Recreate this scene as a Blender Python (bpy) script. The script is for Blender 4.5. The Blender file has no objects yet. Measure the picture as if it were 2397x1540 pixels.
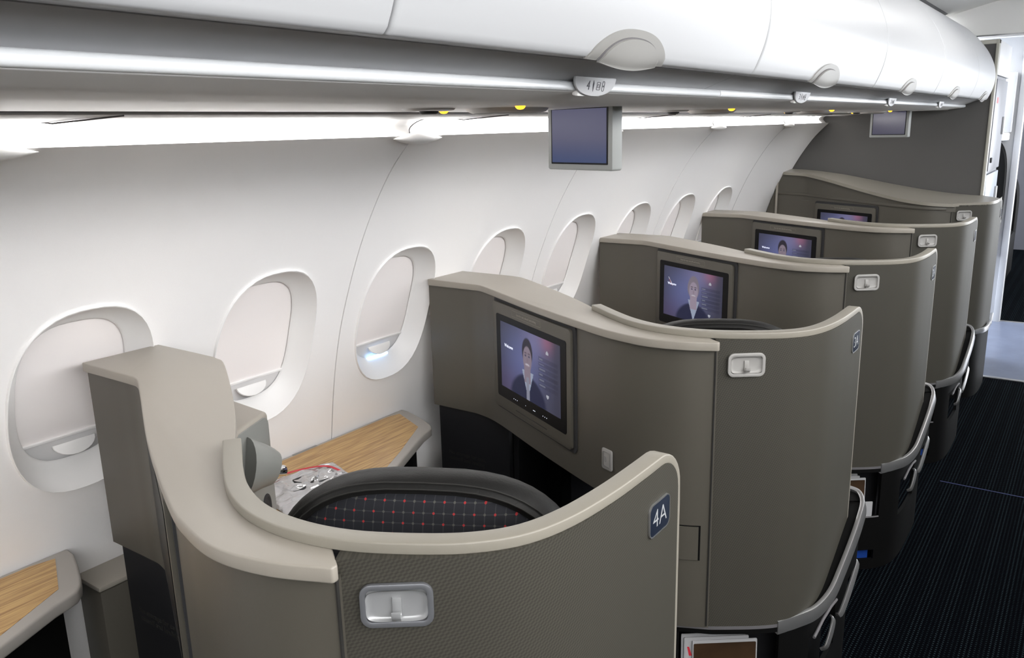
import bpy, bmesh, math, random
import numpy as np
from mathutils import Vector, Matrix
random.seed(4)
D = bpy.data
C = bpy.context.scene.collection
PI = math.pi
P = 1.163            # seat pitch
CZ = 1.6224          # eye height
NW = 4               # suites one behind the other before the bulkhead one

# ------------------------------------------------------------------ camera
def cam_axes(y, p, r):
    y, p, r = map(math.radians, (y, p, r))
    f = Vector((-math.sin(y)*math.cos(p), math.cos(y)*math.cos(p), -math.sin(p)))
    rt = f.cross(Vector((0, 0, 1))).normalized(); up = rt.cross(f)
    return rt*math.cos(r)+up*math.sin(r), -rt*math.sin(r)+up*math.cos(r), f
rt, up, fw = cam_axes(35.5327, 13.6671, -1.4176)
cd = D.cameras.new('camera'); co = D.objects.new('camera', cd); C.objects.link(co)
M = Matrix.Identity(4)
for i in range(3):
    M[i][0], M[i][1], M[i][2] = rt[i], up[i], -fw[i]
M[2][3] = CZ
co.matrix_world = M
cd.sensor_fit = 'HORIZONTAL'; cd.sensor_width = 36; cd.lens = 1928.818/2397*36
cd.clip_start = 0.02; cd.clip_end = 60
bpy.context.scene.camera = co

# ------------------------------------------------------------------ world, lights, exposure
sc = bpy.context.scene
vs = sc.view_settings
vs.view_transform = 'Standard'; vs.look = 'None'; vs.gamma = 1; vs.use_curve_mapping = False
vs.exposure = 1.12
wd = D.worlds.new('World'); sc.world = wd; wd.use_nodes = True
bg = wd.node_tree.nodes['Background']
bg.inputs[0].default_value = (0.93, 0.96, 1.0, 1); bg.inputs[1].default_value = 4.0
def area(name, loc, rot, sx, sy, power, col=(1, 1, 1)):
    l = D.lights.new(name, 'AREA'); l.shape = 'RECTANGLE'; l.size = sx; l.size_y = sy
    l.energy = power; l.color = col
    o = D.objects.new(name, l); C.objects.link(o); o.location = loc; o.rotation_euler = rot
    return o
area('aisle_ceiling_light', (0.35, -1.2, 2.24), (0, 0, 0), 0.35, 6.5, 12, (1.0, 0.97, 0.93))
area('far_bin_wash_light', (1.25, -0.6, 2.15), (0, math.radians(62), 0), 0.3, 7.5, 30, (1.0, 0.97, 0.94))
area('exit_door_daylight', (-1.75, 7.0, 1.2), (0, math.radians(-90), 0), 1.9, 0.9, 9, (0.45, 0.68, 1.0))

# ------------------------------------------------------------------ materials
def mat(name, col, rough=0.5, metal=0.0, spec=None, bump=0.0, bscale=300, var=0.0, vscale=60, emit=None, estr=0, coat=0):
    m = D.materials.new(name); m.use_nodes = True
    nt = m.node_tree; b = nt.nodes['Principled BSDF']
    b.inputs['Base Color'].default_value = (*col, 1)
    b.inputs['Roughness'].default_value = rough; b.inputs['Metallic'].default_value = metal
    if spec is not None: b.inputs['Specular IOR Level'].default_value = spec
    if coat: b.inputs['Coat Weight'].default_value = coat
    if emit:
        b.inputs['Emission Color'].default_value = (*emit, 1); b.inputs['Emission Strength'].default_value = estr
    if bump or var:
        tc = nt.nodes.new('ShaderNodeTexCoord')
    if bump:
        n = nt.nodes.new('ShaderNodeTexNoise'); n.inputs['Scale'].default_value = bscale; n.inputs['Detail'].default_value = 3
        nt.links.new(tc.outputs['Object'], n.inputs['Vector'])
        bp = nt.nodes.new('ShaderNodeBump'); bp.inputs['Strength'].default_value = bump; bp.inputs['Distance'].default_value = 0.001
        nt.links.new(n.outputs['Fac'], bp.inputs['Height']); nt.links.new(bp.outputs[0], b.inputs['Normal'])
    if var:
        n = nt.nodes.new('ShaderNodeTexNoise'); n.inputs['Scale'].default_value = vscale; n.inputs['Detail'].default_value = 4
        nt.links.new(tc.outputs['Object'], n.inputs['Vector'])
        mx = nt.nodes.new('ShaderNodeMixRGB'); mx.inputs[1].default_value = (*[c*(1-var) for c in col], 1)
        mx.inputs[2].default_value = (*[min(1, c*(1+var)) for c in col], 1)
        nt.links.new(n.outputs['Fac'], mx.inputs[0]); nt.links.new(mx.outputs[0], b.inputs['Base Color'])
    return m
def nodes(m): return m.node_tree.nodes, m.node_tree.links, m.node_tree.nodes['Principled BSDF']
def math_n(N, L, op, a, b=None, c=None):
    n = N.new('ShaderNodeMath'); n.operation = op
    for i, v in enumerate((a, b, c)):
        if v is None: continue
        if isinstance(v, (int, float)): n.inputs[i].default_value = v
        else: L.new(v, n.inputs[i])
    return n.outputs[0]

M_wall = mat('sidewall_white', (0.85, 0.835, 0.825), 0.55, bump=0.25, bscale=900)
M_wallsm = mat('sidewall_smooth', (0.82, 0.81, 0.80), 0.42)
M_shade = mat('window_shade_plastic', (0.88, 0.835, 0.82), 0.5)
M_railp = mat('blind_rail', (0.66, 0.65, 0.65), 0.5)
M_hookb = mat('hook_bowl_silver', (0.38, 0.385, 0.39), 0.35, metal=0.4)
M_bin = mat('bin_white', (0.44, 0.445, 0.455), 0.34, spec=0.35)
M_valance = mat('valance_grey', (0.60, 0.595, 0.605), 0.6, var=0.06, vscale=20)
M_psu = mat('service_panel_grey', (0.85, 0.835, 0.82), 0.5)
M_rail = mat('rail_light_grey', (0.68, 0.69, 0.70), 0.3)
M_dark = mat('dark_gap', (0.03, 0.03, 0.032), 0.7)
M_handle = mat('bin_handle', (0.26, 0.254, 0.24), 0.4)
M_tape = mat('tape_blue', (0.003, 0.012, 0.07), 0.7)
M_strip = mat('gap_grey', (0.12, 0.115, 0.12), 0.7)
M_taupe = mat('taupe_shell', (0.089, 0.081, 0.066), 0.42, bump=0.12, bscale=700)
M_ledge = mat('ledge_beige', (0.325, 0.297, 0.255), 0.42, bump=0.08, bscale=700)
M_rim = mat('rim_beige', (0.268, 0.248, 0.208), 0.4, bump=0.06, bscale=700)
M_tabler = mat('table_surround', (0.38, 0.355, 0.325), 0.4)
M_base = mat('base_charcoal', (0.0035, 0.0035, 0.0035), 0.6, spec=0.12, bump=0.15, bscale=600)
M_black = mat('black_void', (0.008, 0.008, 0.01), 0.6)
M_alu = mat('satin_aluminium', (0.50, 0.50, 0.50), 0.32, metal=0.85)
M_hook = mat('hook_plate', (0.20, 0.205, 0.22), 0.4, metal=0.5)
M_hookw = mat('hook_plate_pale', (0.35, 0.34, 0.325), 0.45, metal=0.1)
M_chrome = mat('chrome', (0.8, 0.8, 0.82), 0.08, metal=1)
M_leather = mat('black_leather', (0.009, 0.0087, 0.0082), 0.5, spec=0.35, bump=0.4, bscale=260)
M_navy = mat('navy_plate', (0.010, 0.015, 0.028), 0.6, spec=0.15)
M_letter = mat('letter_silver', (0.40, 0.41, 0.42), 0.4)
M_ink = mat('ink_dark', (0.05, 0.05, 0.06), 0.6)
M_lampbody = mat('lamp_housing', (0.24, 0.243, 0.228), 0.38)
M_amber = mat('amber_lamp', (1.0, 0.45, 0.02), 0.4, emit=(1.0, 0.42, 0.02), estr=1.6)
M_pod = mat('pod_grey', (0.27, 0.265, 0.255), 0.5)
M_tvframe = mat('tv_frame', (0.30, 0.31, 0.30), 0.45)
M_bezel = mat('bezel_black', (0.005, 0.005, 0.006), 0.4, spec=0.15)
M_page = mat('paper_white', (0.42, 0.42, 0.43), 0.6)
M_blue = mat('blue_card', (0.006, 0.045, 0.26), 0.5)
M_bluelight = mat('blue_led', (0.2, 0.2, 1), 0.4, emit=(0.15, 0.12, 1.0), estr=2.5)
M_daylight = mat('daylight_slit', (0.6, 0.8, 1), 0.4, emit=(0.35, 0.60, 1.0), estr=2.2)
M_cove = mat('cove_light', (1, 1, 1), 0.5, emit=(1.0, 0.985, 0.97), estr=2.4)
M_galley = mat('galley_grey', (0.15, 0.155, 0.18), 0.4, metal=0.2)
M_steel = mat('cart_steel', (0.40, 0.44, 0.50), 0.3, metal=0.7)
M_cream = mat('cream_edge', (0.36, 0.35, 0.30), 0.4)
M_ceil = mat('ceiling_panel', (0.72, 0.71, 0.69), 0.6)
M_white = mat('white_plastic', (0.52, 0.52, 0.53), 0.4)
M_red = mat('red_label', (0.6, 0.03, 0.05), 0.5)
M_magdark = mat('magazine_cover', (0.045, 0.024, 0.012), 0.4, var=0.85, vscale=11)
M_seam = mat('stitching', (0.022, 0.021, 0.019), 0.7)

# wall weave
N, L, B = nodes(M_wall)
# partition fabric grey
M_bulk = mat('bulkhead_fabric', (0.092, 0.088, 0.085), 0.85, bump=0.5, bscale=500, var=0.10, vscale=350)

# woven clad of the privacy shell (uv in metres)
M_clad = mat('woven_taupe', (0.25, 0.235, 0.20), 0.6, spec=0.3)
N, L, B = nodes(M_clad)
uv = N.new('ShaderNodeUVMap'); sp = N.new('ShaderNodeSeparateXYZ'); L.new(uv.outputs[0], sp.inputs[0])
u, v = sp.outputs[0], sp.outputs[1]
S = 2*PI/0.0085
a = math_n(N, L, 'SINE', math_n(N, L, 'MULTIPLY', math_n(N, L, 'ADD', u, v), S*0.5))
b_ = math_n(N, L, 'SINE', math_n(N, L, 'MULTIPLY', math_n(N, L, 'SUBTRACT', u, math_n(N, L, 'MULTIPLY', v, 1.35)), S))
pr = math_n(N, L, 'MULTIPLY', a, b_)
rp = N.new('ShaderNodeMapRange'); L.new(pr, rp.inputs[0]); rp.inputs[1].default_value = -0.35; rp.inputs[2].default_value = 0.35
ns = N.new('ShaderNodeTexNoise'); ns.inputs['Scale'].default_value = 900; L.new(uv.outputs[0], ns.inputs['Vector'])
fac = math_n(N, L, 'ADD', math_n(N, L, 'MULTIPLY', rp.outputs[0], 0.7), math_n(N, L, 'MULTIPLY', ns.outputs['Fac'], 0.4))
mx = N.new('ShaderNodeMixRGB'); mx.inputs[1].default_value = (0.033, 0.0305, 0.0245, 1); mx.inputs[2].default_value = (0.064, 0.060, 0.048, 1)
L.new(fac, mx.inputs[0]); L.new(mx.outputs[0], B.inputs['Base Color'])

# seat fabric: navy-black with a grid of dots, red every third (uv in metres)
M_fab = mat('dotted_seat_fabric', (0.02, 0.02, 0.028), 0.85)
N, L, B = nodes(M_fab)
uv = N.new('ShaderNodeUVMap'); sp = N.new('ShaderNodeSeparateXYZ'); L.new(uv.outputs[0], sp.inputs[0])
G = 0.0150
gu = math_n(N, L, 'DIVIDE', sp.outputs[0], G); gv = math_n(N, L, 'DIVIDE', sp.outputs[1], G)
fu = math_n(N, L, 'SUBTRACT', math_n(N, L, 'FRACT', gu), 0.5); fv = math_n(N, L, 'SUBTRACT', math_n(N, L, 'FRACT', gv), 0.5)
d = math_n(N, L, 'SQRT', math_n(N, L, 'ADD', math_n(N, L, 'POWER', math_n(N, L, 'ABSOLUTE', fu), 2), math_n(N, L, 'POWER', math_n(N, L, 'ABSOLUTE', fv), 2)))
dot = math_n(N, L, 'LESS_THAN', d, 0.12)
lu = math_n(N, L, 'LESS_THAN', math_n(N, L, 'ABSOLUTE', fu), 0.05); lv = math_n(N, L, 'LESS_THAN', math_n(N, L, 'ABSOLUTE', fv), 0.05)
line = math_n(N, L, 'MAXIMUM', lu, lv)
iu = math_n(N, L, 'FLOOR', gu); iv = math_n(N, L, 'FLOOR', gv)
k = math_n(N, L, 'FLOORED_MODULO', math_n(N, L, 'ADD', iu, math_n(N, L, 'MULTIPLY', iv, 1)), 2)
red = math_n(N, L, 'LESS_THAN', k, 0.5)
m1 = N.new('ShaderNodeMixRGB'); m1.inputs[1].default_value = (0.006, 0.0065, 0.011, 1); m1.inputs[2].default_value = (0.022, 0.024, 0.028, 1); L.new(line, m1.inputs[0])
m2 = N.new('ShaderNodeMixRGB'); m2.inputs[1].default_value = (0.07, 0.07, 0.062, 1); m2.inputs[2].default_value = (0.30, 0.02, 0.022, 1); L.new(red, m2.inputs[0])
m3 = N.new('ShaderNodeMixRGB'); L.new(dot, m3.inputs[0]); L.new(m1.outputs[0], m3.inputs[1]); L.new(m2.outputs[0], m3.inputs[2])
L.new(m3.outputs[0], B.inputs['Base Color'])

# carpet: navy, dotted rows along the aisle
M_carpet = mat('navy_carpet', (0.01, 0.014, 0.024), 1.0, spec=0.02)
N, L, B = nodes(M_carpet)
tc = N.new('ShaderNodeTexCoord'); sp = N.new('ShaderNodeSeparateXYZ'); L.new(tc.outputs['Object'], sp.inputs[0])
gx = math_n(N, L, 'DIVIDE', sp.outputs[0], 0.0125); gy = math_n(N, L, 'DIVIDE', sp.outputs[1], 0.012)
gy2 = math_n(N, L, 'ADD', gy, math_n(N, L, 'MULTIPLY', math_n(N, L, 'FLOORED_MODULO', math_n(N, L, 'FLOOR', gx), 2), 0.5))
fx = math_n(N, L, 'ABSOLUTE', math_n(N, L, 'SUBTRACT', math_n(N, L, 'FRACT', gx), 0.5)); fy = math_n(N, L, 'ABSOLUTE', math_n(N, L, 'SUBTRACT', math_n(N, L, 'FRACT', gy2), 0.5))
dd = math_n(N, L, 'LESS_THAN', math_n(N, L, 'MAXIMUM', fx, fy), 0.2)
rib = math_n(N, L, 'LESS_THAN', math_n(N, L, 'FLOORED_MODULO', math_n(N, L, 'FLOOR', math_n(N, L, 'DIVIDE', sp.outputs[0], 0.0375)), 2), 0.5)
ns = N.new('ShaderNodeTexNoise'); ns.inputs['Scale'].default_value = 240; L.new(tc.outputs['Object'], ns.inputs['Vector'])
f2 = math_n(N, L, 'MULTIPLY', dd, math_n(N, L, 'ADD', math_n(N, L, 'MULTIPLY', rib, 0.45), math_n(N, L, 'MULTIPLY', ns.outputs['Fac'], 0.9)))
mx = N.new('ShaderNodeMixRGB'); mx.inputs[1].default_value = (0.0006, 0.0008, 0.0017, 1); mx.inputs[2].default_value = (0.017, 0.026, 0.031, 1)
L.new(f2, mx.inputs[0]); L.new(mx.outputs[0], B.inputs['Base Color'])

# wood
M_wood = mat('oak_laminate', (0.42, 0.24, 0.09), 0.38)
N, L, B = nodes(M_wood)
tc = N.new('ShaderNodeTexCoord'); mp = N.new('ShaderNodeMapping'); L.new(tc.outputs['Object'], mp.inputs[0])
mp.inputs['Rotation'].default_value = (0, 0, math.radians(0)); mp.inputs['Scale'].default_value = (160, 7, 7)
ns = N.new('ShaderNodeTexNoise'); ns.inputs['Scale'].default_value = 1.0; ns.inputs['Detail'].default_value = 5; ns.inputs['Distortion'].default_value = 0.6
L.new(mp.outputs[0], ns.inputs['Vector'])
cr = N.new('ShaderNodeValToRGB'); L.new(ns.outputs['Fac'], cr.inputs[0])
cr.color_ramp.elements[0].position = 0.34; cr.color_ramp.elements[0].color = (0.33, 0.18, 0.065, 1)
cr.color_ramp.elements[1].position = 0.62; cr.color_ramp.elements[1].color = (0.56, 0.36, 0.145, 1)
L.new(cr.outputs[0], B.inputs['Base Color'])

# galley floor
M_gfloor = mat('galley_floor', (0.13, 0.15, 0.21), 0.28, var=0.35, vscale=7)

# clear plastic bag
M_bag = mat('clear_plastic', (0.82, 0.82, 0.83), 0.10)
N, L, B = nodes(M_bag); B.inputs['Transmission Weight'].default_value = 0.6; B.inputs['IOR'].default_value = 1.3
B.inputs['Metallic'].default_value = 0.35

# tv screen (powered, showing dim blue)
M_tv = D.materials.new('tv_screen'); M_tv.use_nodes = True
N, L, B = nodes(M_tv); B.inputs['Base Color'].default_value = (0.01, 0.01, 0.02, 1); B.inputs['Roughness'].default_value = 0.35; B.inputs['Specular IOR Level'].default_value = 0.2
tc = N.new('ShaderNodeTexCoord'); sp = N.new('ShaderNodeSeparateXYZ'); L.new(tc.outputs['Generated'], sp.inputs[0])
cr = N.new('ShaderNodeValToRGB'); L.new(sp.outputs[2], cr.inputs[0])
cr.color_ramp.elements[0].position = 0.0; cr.color_ramp.elements[0].color = (0.050, 0.078, 0.19, 1)
cr.color_ramp.elements[1].position = 0.45; cr.color_ramp.elements[1].color = (0.096, 0.096, 0.175, 1)
L.new(cr.outputs[0], B.inputs['Emission Color']); B.inputs['Emission Strength'].default_value = 0.32
M_tv2 = mat('tv_screen_dark', (0.03, 0.03, 0.04), 0.2, emit=(0.03, 0.028, 0.05), estr=0.6)

# suite monitor picture (colour attribute painted procedurally on the screen's grid)
M_pic = D.materials.new('monitor_picture'); M_pic.use_nodes = True
N, L, B = nodes(M_pic); B.inputs['Base Color'].default_value = (0.006, 0.006, 0.008, 1); B.inputs['Roughness'].default_value = 0.4; B.inputs['Specular IOR Level'].default_value = 0.15
ca = N.new('ShaderNodeVertexColor'); ca.layer_name = 'pic'
L.new(ca.outputs[0], B.inputs['Emission Color']); B.inputs['Emission Strength'].default_value = 0.31
M_glow = mat('screen_text', (0.6, 0.62, 0.7), 0.5, emit=(0.55, 0.58, 0.7), estr=0.8)

# ------------------------------------------------------------------ object helpers
BASE = {}
def link(name, me, m, parent=None, base=None):
    o = D.objects.new(name, me); C.objects.link(o)
    if m: me.materials.append(m)
    if parent is not None:
        o.parent = parent; b = BASE[parent.name]
    elif base is not None:
        b = Vector(base); o.location = b
    else:
        vs_ = [v.co for v in me.vertices]
        b = Vector(((min(v.x for v in vs_)+max(v.x for v in vs_))/2, (min(v.y for v in vs_)+max(v.y for v in vs_))/2, min(v.z for v in vs_)))
        o.location = b
    BASE[o.name] = b
    me.transform(Matrix.Translation(-b))
    return o
def mesh(vf, bevel=0, seg=2, angle=35, uvs=None, smooth=True, fix=True, bang=40):
    v, f = vf
    me = D.meshes.new('m'); me.from_pydata([tuple(x) for x in v], [], f)
    if uvs:
        ul = me.uv_layers.new(name='UVMap')
        for lp in me.loops: ul.data[lp.index].uv = uvs[lp.vertex_index]
    if bevel or fix:
        bm = bmesh.new(); bm.from_mesh(me)
        if fix: bmesh.ops.recalc_face_normals(bm, faces=bm.faces)
        if bevel:
            es = [e for e in bm.edges if len(e.link_faces) == 2 and e.calc_face_angle(0) > math.radians(bang)]
            bmesh.ops.bevel(bm, geom=es, offset=bevel, segments=seg, profile=0.5, affect='EDGES', clamp_overlap=True)
        bm.to_mesh(me); bm.free()
    if smooth:
        me.shade_smooth(); me.set_sharp_from_angle(angle=math.radians(angle))
    return me
def obj(name, vf, m, parent=None, base=None, **k):
    return link(name, mesh(vf, **k), m, parent, base)
def tag(o, label=None, cat=None, group=None, kind=None):
    if label: o['label'] = label
    if cat: o['category'] = cat
    if group: o['group'] = group
    if kind: o['kind'] = kind
    return o
def thing(name, loc, label, cat, group=None):
    o = D.objects.new(name, None); C.objects.link(o); o.location = loc; o.empty_display_size = 0.05
    BASE[o.name] = Vector(loc)
    return tag(o, label, cat, group)
def struct(name, vf, m, parent=None, **k):
    o = obj(name, vf, m, parent, **k)
    if parent is None: o['kind'] = 'structure'
    return o
def tree_copy(root, dy, label, skip=()):
    r = root.copy(); C.objects.link(r); r.location = root.location + Vector((0, dy, 0))
    if label: r['label'] = label
    for ch in list(root.children):
        if ch.name.split('.')[0] in skip: continue
        c = ch.copy(); C.objects.link(c); c.parent = r
        for g in ch.children:
            if g.name.split('.')[0] in skip: continue
            d_ = g.copy(); C.objects.link(d_); d_.parent = c
    return r
def merge(*vfs):
    V, F = [], []
    for v, f in vfs:
        n = len(V); V += [tuple(x) for x in v]; F += [tuple(i+n for i in q) for q in f]
    return V, F
def xf(vf, m):
    return [tuple(m @ Vector(v)) for v in vf[0]], vf[1]
def box(x0, x1, y0, y1, z0, z1):
    v = [(x, y, z) for z in (z0, z1) for x, y in ((x0, y0), (x1, y0), (x1, y1), (x0, y1))]
    return v, [(3, 2, 1, 0), (4, 5, 6, 7), (0, 1, 5, 4), (1, 2, 6, 5), (2, 3, 7, 6), (3, 0, 4, 7)]
def prism(poly, z0, z1):
    n = len(poly); fz = (lambda p, z: z(p) if callable(z) else z)
    v = [(p[0], p[1], fz(p, z0)) for p in poly]+[(p[0], p[1], fz(p, z1)) for p in poly]
    f = [tuple(range(n))[::-1], tuple(range(n, 2*n))]+[(i, (i+1) % n, n+(i+1) % n, n+i) for i in range(n)]
    return v, f
def rrect(w, h, r, n=5, cx=0, cy=0):
    p = []
    for (sx, sy, a0) in ((1, 1, 0), (-1, 1, 90), (-1, -1, 180), (1, -1, 270)):
        for i in range(n+1):
            a = math.radians(a0+90*i/n)
            p.append((cx+sx*(w/2-r)+r*math.cos(a), cy+sy*(h/2-r)+r*math.sin(a)))
    return p
def frame(o, ux, uy):
    """matrix with local x=ux, local y=uy, z=ux x uy at o"""
    ux = Vector(ux).normalized(); uy = Vector(uy); uy = (uy-ux*uy.dot(ux)).normalized(); uz = ux.cross(uy)
    m = Matrix.Identity(4)
    for i in range(3): m[i][0], m[i][1], m[i][2], m[i][3] = ux[i], uy[i], uz[i], o[i]
    return m
def ringplate(w, h, r, bw, d, n=5):
    o = rrect(w, h, r, n); i = rrect(w-2*bw, h-2*bw, max(r-bw, 0.001), n); m = len(o)
    v = [(x, y, 0) for x, y in o]+[(x, y, d) for x, y in o]+[(x, y, d) for x, y in i]+[(x, y, 0) for x, y in i]
    f = []
    for a in range(4):
        for q in range(m):
            q2 = (q+1) % m; A = a*m; Bq = ((a+1) % 4)*m
            f.append((A+q, A+q2, Bq+q2, Bq+q))
    return v, f
def cat(pts, n=8):
    """Catmull-Rom through pts, n samples per span"""
    pts = [Vector(p) for p in pts]; out = []
    for i in range(len(pts)-1):
        p1, p2 = pts[i], pts[i+1]
        p0 = pts[i-1] if i else p1*2-p2
        p3 = pts[i+2] if i+2 < len(pts) else p2*2-p1
        for k_ in range(n):
            t = k_/n
            out.append(0.5*((2*p1)+(p2-p0)*t+(2*p0-5*p1+4*p2-p3)*t*t+(3*p1-p0-3*p2+p3)*t**3))
    out.append(pts[-1]); return out
def sweep(path, section, up=(0, 0, 1), scale=None, closed=False, cap=True):
    path = [Vector(p) for p in path]; n = len(path); m = len(section); V = []; F = []
    U = Vector(up)
    for i, p in enumerate(path):
        if closed: t = (path[(i+1) % n]-path[i-1]).normalized()
        else: t = (path[min(i+1, n-1)]-path[max(i-1, 0)]).normalized()
        U = (U-t*U.dot(t)).normalized(); S_ = t.cross(U)
        s = scale(i/(n-1)) if scale else (1, 1)
        for a, b in section: V.append(p+S_*(a*s[0])+U*(b*s[1]))
    for i in range(n if closed else n-1):
        for j in range(m):
            j2 = (j+1) % m; i2 = (i+1) % n
            F.append((i*m+j, i*m+j2, i2*m+j2, i2*m+j))
    if cap and not closed:
        F.append(tuple(range(m))[::-1]); F.append(tuple((n-1)*m+j for j in range(m)))
    return V, F
def circ(r, n=12, rx=1, ry=1): return [(r*rx*math.cos(2*PI*i/n), r*ry*math.sin(2*PI*i/n)) for i in range(n)]
def tube(a, b, r, n=16): return sweep([a, b], circ(r, n), up=(0.13, 0.31, 0.94) if abs((Vector(b)-Vector(a)).normalized().z) < .9 else (1, 0, 0))
def revolve(prof, n=28):
    """prof: (r,z) list around z"""
    V = []; F = []; m = len(prof)
    for i in range(n):
        a = 2*PI*i/n
        for r, z in prof: V.append((r*math.cos(a), r*math.sin(a), z))
    for i in range(n):
        for j in range(m-1):
            i2 = (i+1) % n; F.append((i*m+j, i2*m+j, i2*m+j+1, i*m+j+1))
    F.append(tuple(i*m+m-1 for i in range(n))); F.append(tuple(i*m for i in range(n))[::-1])
    return V, F
def loft(outline, levels):
    """outline: list of (a,b); levels: (z, scale, dx?)"""
    n = len(outline); V = []; F = []
    for z, s in levels:
        for a, b in outline: V.append((a*s, b*s, z))
    for i in range(len(levels)-1):
        for j in range(n): F.append((i*n+j, i*n+(j+1) % n, (i+1)*n+(j+1) % n, (i+1)*n+j))
    F.append(tuple(range(n))[::-1]); F.append(tuple((len(levels)-1)*n+j for j in range(n)))
    return V, F
def sup(w, h, e=3.0, n=48):
    o = []
    for i in range(n):
        a = 2*PI*i/n; c, s = math.cos(a), math.sin(a)
        o.append((w/2*math.copysign(abs(c)**(2/e), c), h/2*math.copysign(abs(s)**(2/e), s)))
    return o
def arclen(path):
    s = [0]
    for i in range(1, len(path)): s.append(s[-1]+(path[i]-path[i-1]).length)
    return s
def curved_wall(path, z0, z1, thick, holes=(), zs=None, zbot=None, uvoff=0, ztop=None):
    """vertical curved sheet along plan path (list of Vector2), thickness to the LEFT of travel; rectangular holes (s0,s1,za,zb).
    returns vf with uvs in metres"""
    s = arclen(path); n0 = len(path)
    cuts = sorted({round(h, 5) for hh in holes for h in hh[:2]})
    ss = sorted(set([round(x, 5) for x in s]) | set(cuts))
    def at(q):
        for i in range(1, n0):
            if q <= s[i]+1e-6:
                t = (q-s[i-1])/(s[i]-s[i-1]); p = path[i-1].lerp(path[i], t); break
        else: p = path[-1]; i = n0-1
        tg = (path[min(i+1, n0-1)]-path[max(i-2, 0)]).normalized()
        return p, Vector((-tg.y, tg.x))
    zl = sorted(set([0.0, 1.0])) if zs is None else zs
    zz = sorted(set([z0, z1]) | {z for hh in holes for z in hh[2:]})
    V = []; UV = []; idx = {}
    for q in ss:
        p, nr = at(q); lo = zbot(q) if zbot else z0
        for z in zz:
            zc = max(z, lo) if z != z1 else (ztop(p) if ztop else z)
            idx[(q, z, 0)] = len(V); V.append((p.x, p.y, zc)); UV.append((q+uvoff, zc))
            pp = p+nr*thick; idx[(q, z, 1)] = len(V); V.append((pp.x, pp.y, zc)); UV.append((q+uvoff, zc))
    F = []
    def hole(qa, qb, za, zb):
        for h in holes:
            if qa >= h[0]-1e-4 and qb <= h[1]+1e-4 and za >= h[2]-1e-4 and zb <= h[3]+1e-4: return True
        return False
    nq, nz = len(ss), len(zz)
    H = [[hole(ss[i], ss[i+1], zz[j], zz[j+1]) for j in range(nz-1)] for i in range(nq-1)]
    for i in range(nq-1):
        for j in range(nz-1):
            if H[i][j]: continue
            k0 = lambda a, b, c: idx[(ss[a], zz[b], c)]
            F.append((k0(i, j, 0), k0(i+1, j, 0), k0(i+1, j+1, 0), k0(i, j+1, 0)))
            F.append((k0(i, j, 1), k0(i, j+1, 1), k0(i+1, j+1, 1), k0(i+1, j, 1)))
            for (di, dj, A, Bv) in ((-1, 0, (i, j), (i, j+1)), (1, 0, (i+1, j+1), (i+1, j)), (0, -1, (i+1, j), (i, j)), (0, 1, (i, j+1), (i+1, j+1))):
                a_, b2 = i+di, j+dj
                if not (0 <= a_ < nq-1 and 0 <= b2 < nz-1) or H[a_][b2]:
                    F.append((k0(*A, 0), k0(*Bv, 0), k0(*Bv, 1), k0(*A, 1)))
    return (V, F), UV
def text(name, body, size, M_, m, parent, depth=0.0003, align='CENTER'):
    cu = D.curves.new('t', 'FONT'); cu.body = body; cu.size = size; cu.extrude = depth; cu.align_x = align; cu.align_y = 'CENTER'
    cu.resolution_u = 3; cu.offset = -0.012*size if name == 'seat_number' else 0
    tmp = D.objects.new('tmp', cu); C.objects.link(tmp)
    dg = bpy.context.evaluated_depsgraph_get(); me = D.meshes.new_from_object(tmp.evaluated_get(dg))
    D.objects.remove(tmp); D.curves.remove(cu)
    me.transform(M_); me.materials.clear()
    return link(name, me, m, parent)

# ------------------------------------------------------------------ setting: floor, sidewall, ceiling
struct('floor', box(-2.0, 1.6, -5.0, 5.87, -0.04, 0.0), M_carpet)
struct('floor', box(-2.0, 1.6, 5.89, 7.62, -0.04, 0.002), M_gfloor)
struct('floor', box(-2.0, 1.6, 7.64, 12.0, -0.04, 0.0), M_carpet)
struct('trim_1', box(-1.0, 1.6, 5.862, 5.895, -0.03, 0.006), M_alu, bevel=0.002)
struct('trim_2', box(-1.2, 1.6, 7.615, 7.645, -0.03, 0.006), M_alu, bevel=0.002)
tag(obj('aisle_tape', box(-0.45, 1.2, 3.985, 3.992, 0.0, 0.0012), M_tape), 'thin blue line across the dark carpet of the aisle', 'floor tape')

PROF = [(-1.925, .0), (-1.925, .30), (-1.925, .45), (-1.919, .6), (-1.905, .70), (-1.878, .86), (-1.844, 1.0), (-1.80, 1.127), (-1.73, 1.286), (-1.66, 1.411), (-1.585, 1.518), (-1.515, 1.591), (-1.494, 1.61)]
PC = cat([Vector(p) for p in PROF], 8); PS = arclen(PC); SMAX = PS[-1]
def prof(s):
    if s <= 0: return PC[0], Vector((0, 1))
    for i in range(1, len(PC)):
        if s <= PS[i]:
            t = (s-PS[i-1])/(PS[i]-PS[i-1]); p = PC[i-1].lerp(PC[i], t)
            a = PC[max(i-2, 0)]; b = PC[min(i+1, len(PC)-1)]
            return p, (b-a).normalized()
    return PC[-1], (PC[-1]-PC[-2]).normalized()
def s_of_z(z):
    for i in range(1, len(PC)):
        if PC[i].y >= z: return PS[i-1]+(z-PC[i-1].y)/(PC[i].y-PC[i-1].y)*(PS[i]-PS[i-1])
def wp(y, s, d=0.0):
    """point on the sidewall at (y, s), d metres INTO the cabin"""
    p, t = prof(s); nx, nz = t.y, -t.x      # inward normal (+x)
    return (p.x+nx*d, y, p.y+nz*d)
SW = s_of_z(1.055)                          # window centre
WINY = [0.885, 1.39, 1.905, 2.43, 2.965, 3.50, 4.03, 4.565]
RW, RH = 0.335, 0.475                       # outer bowl size
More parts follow.
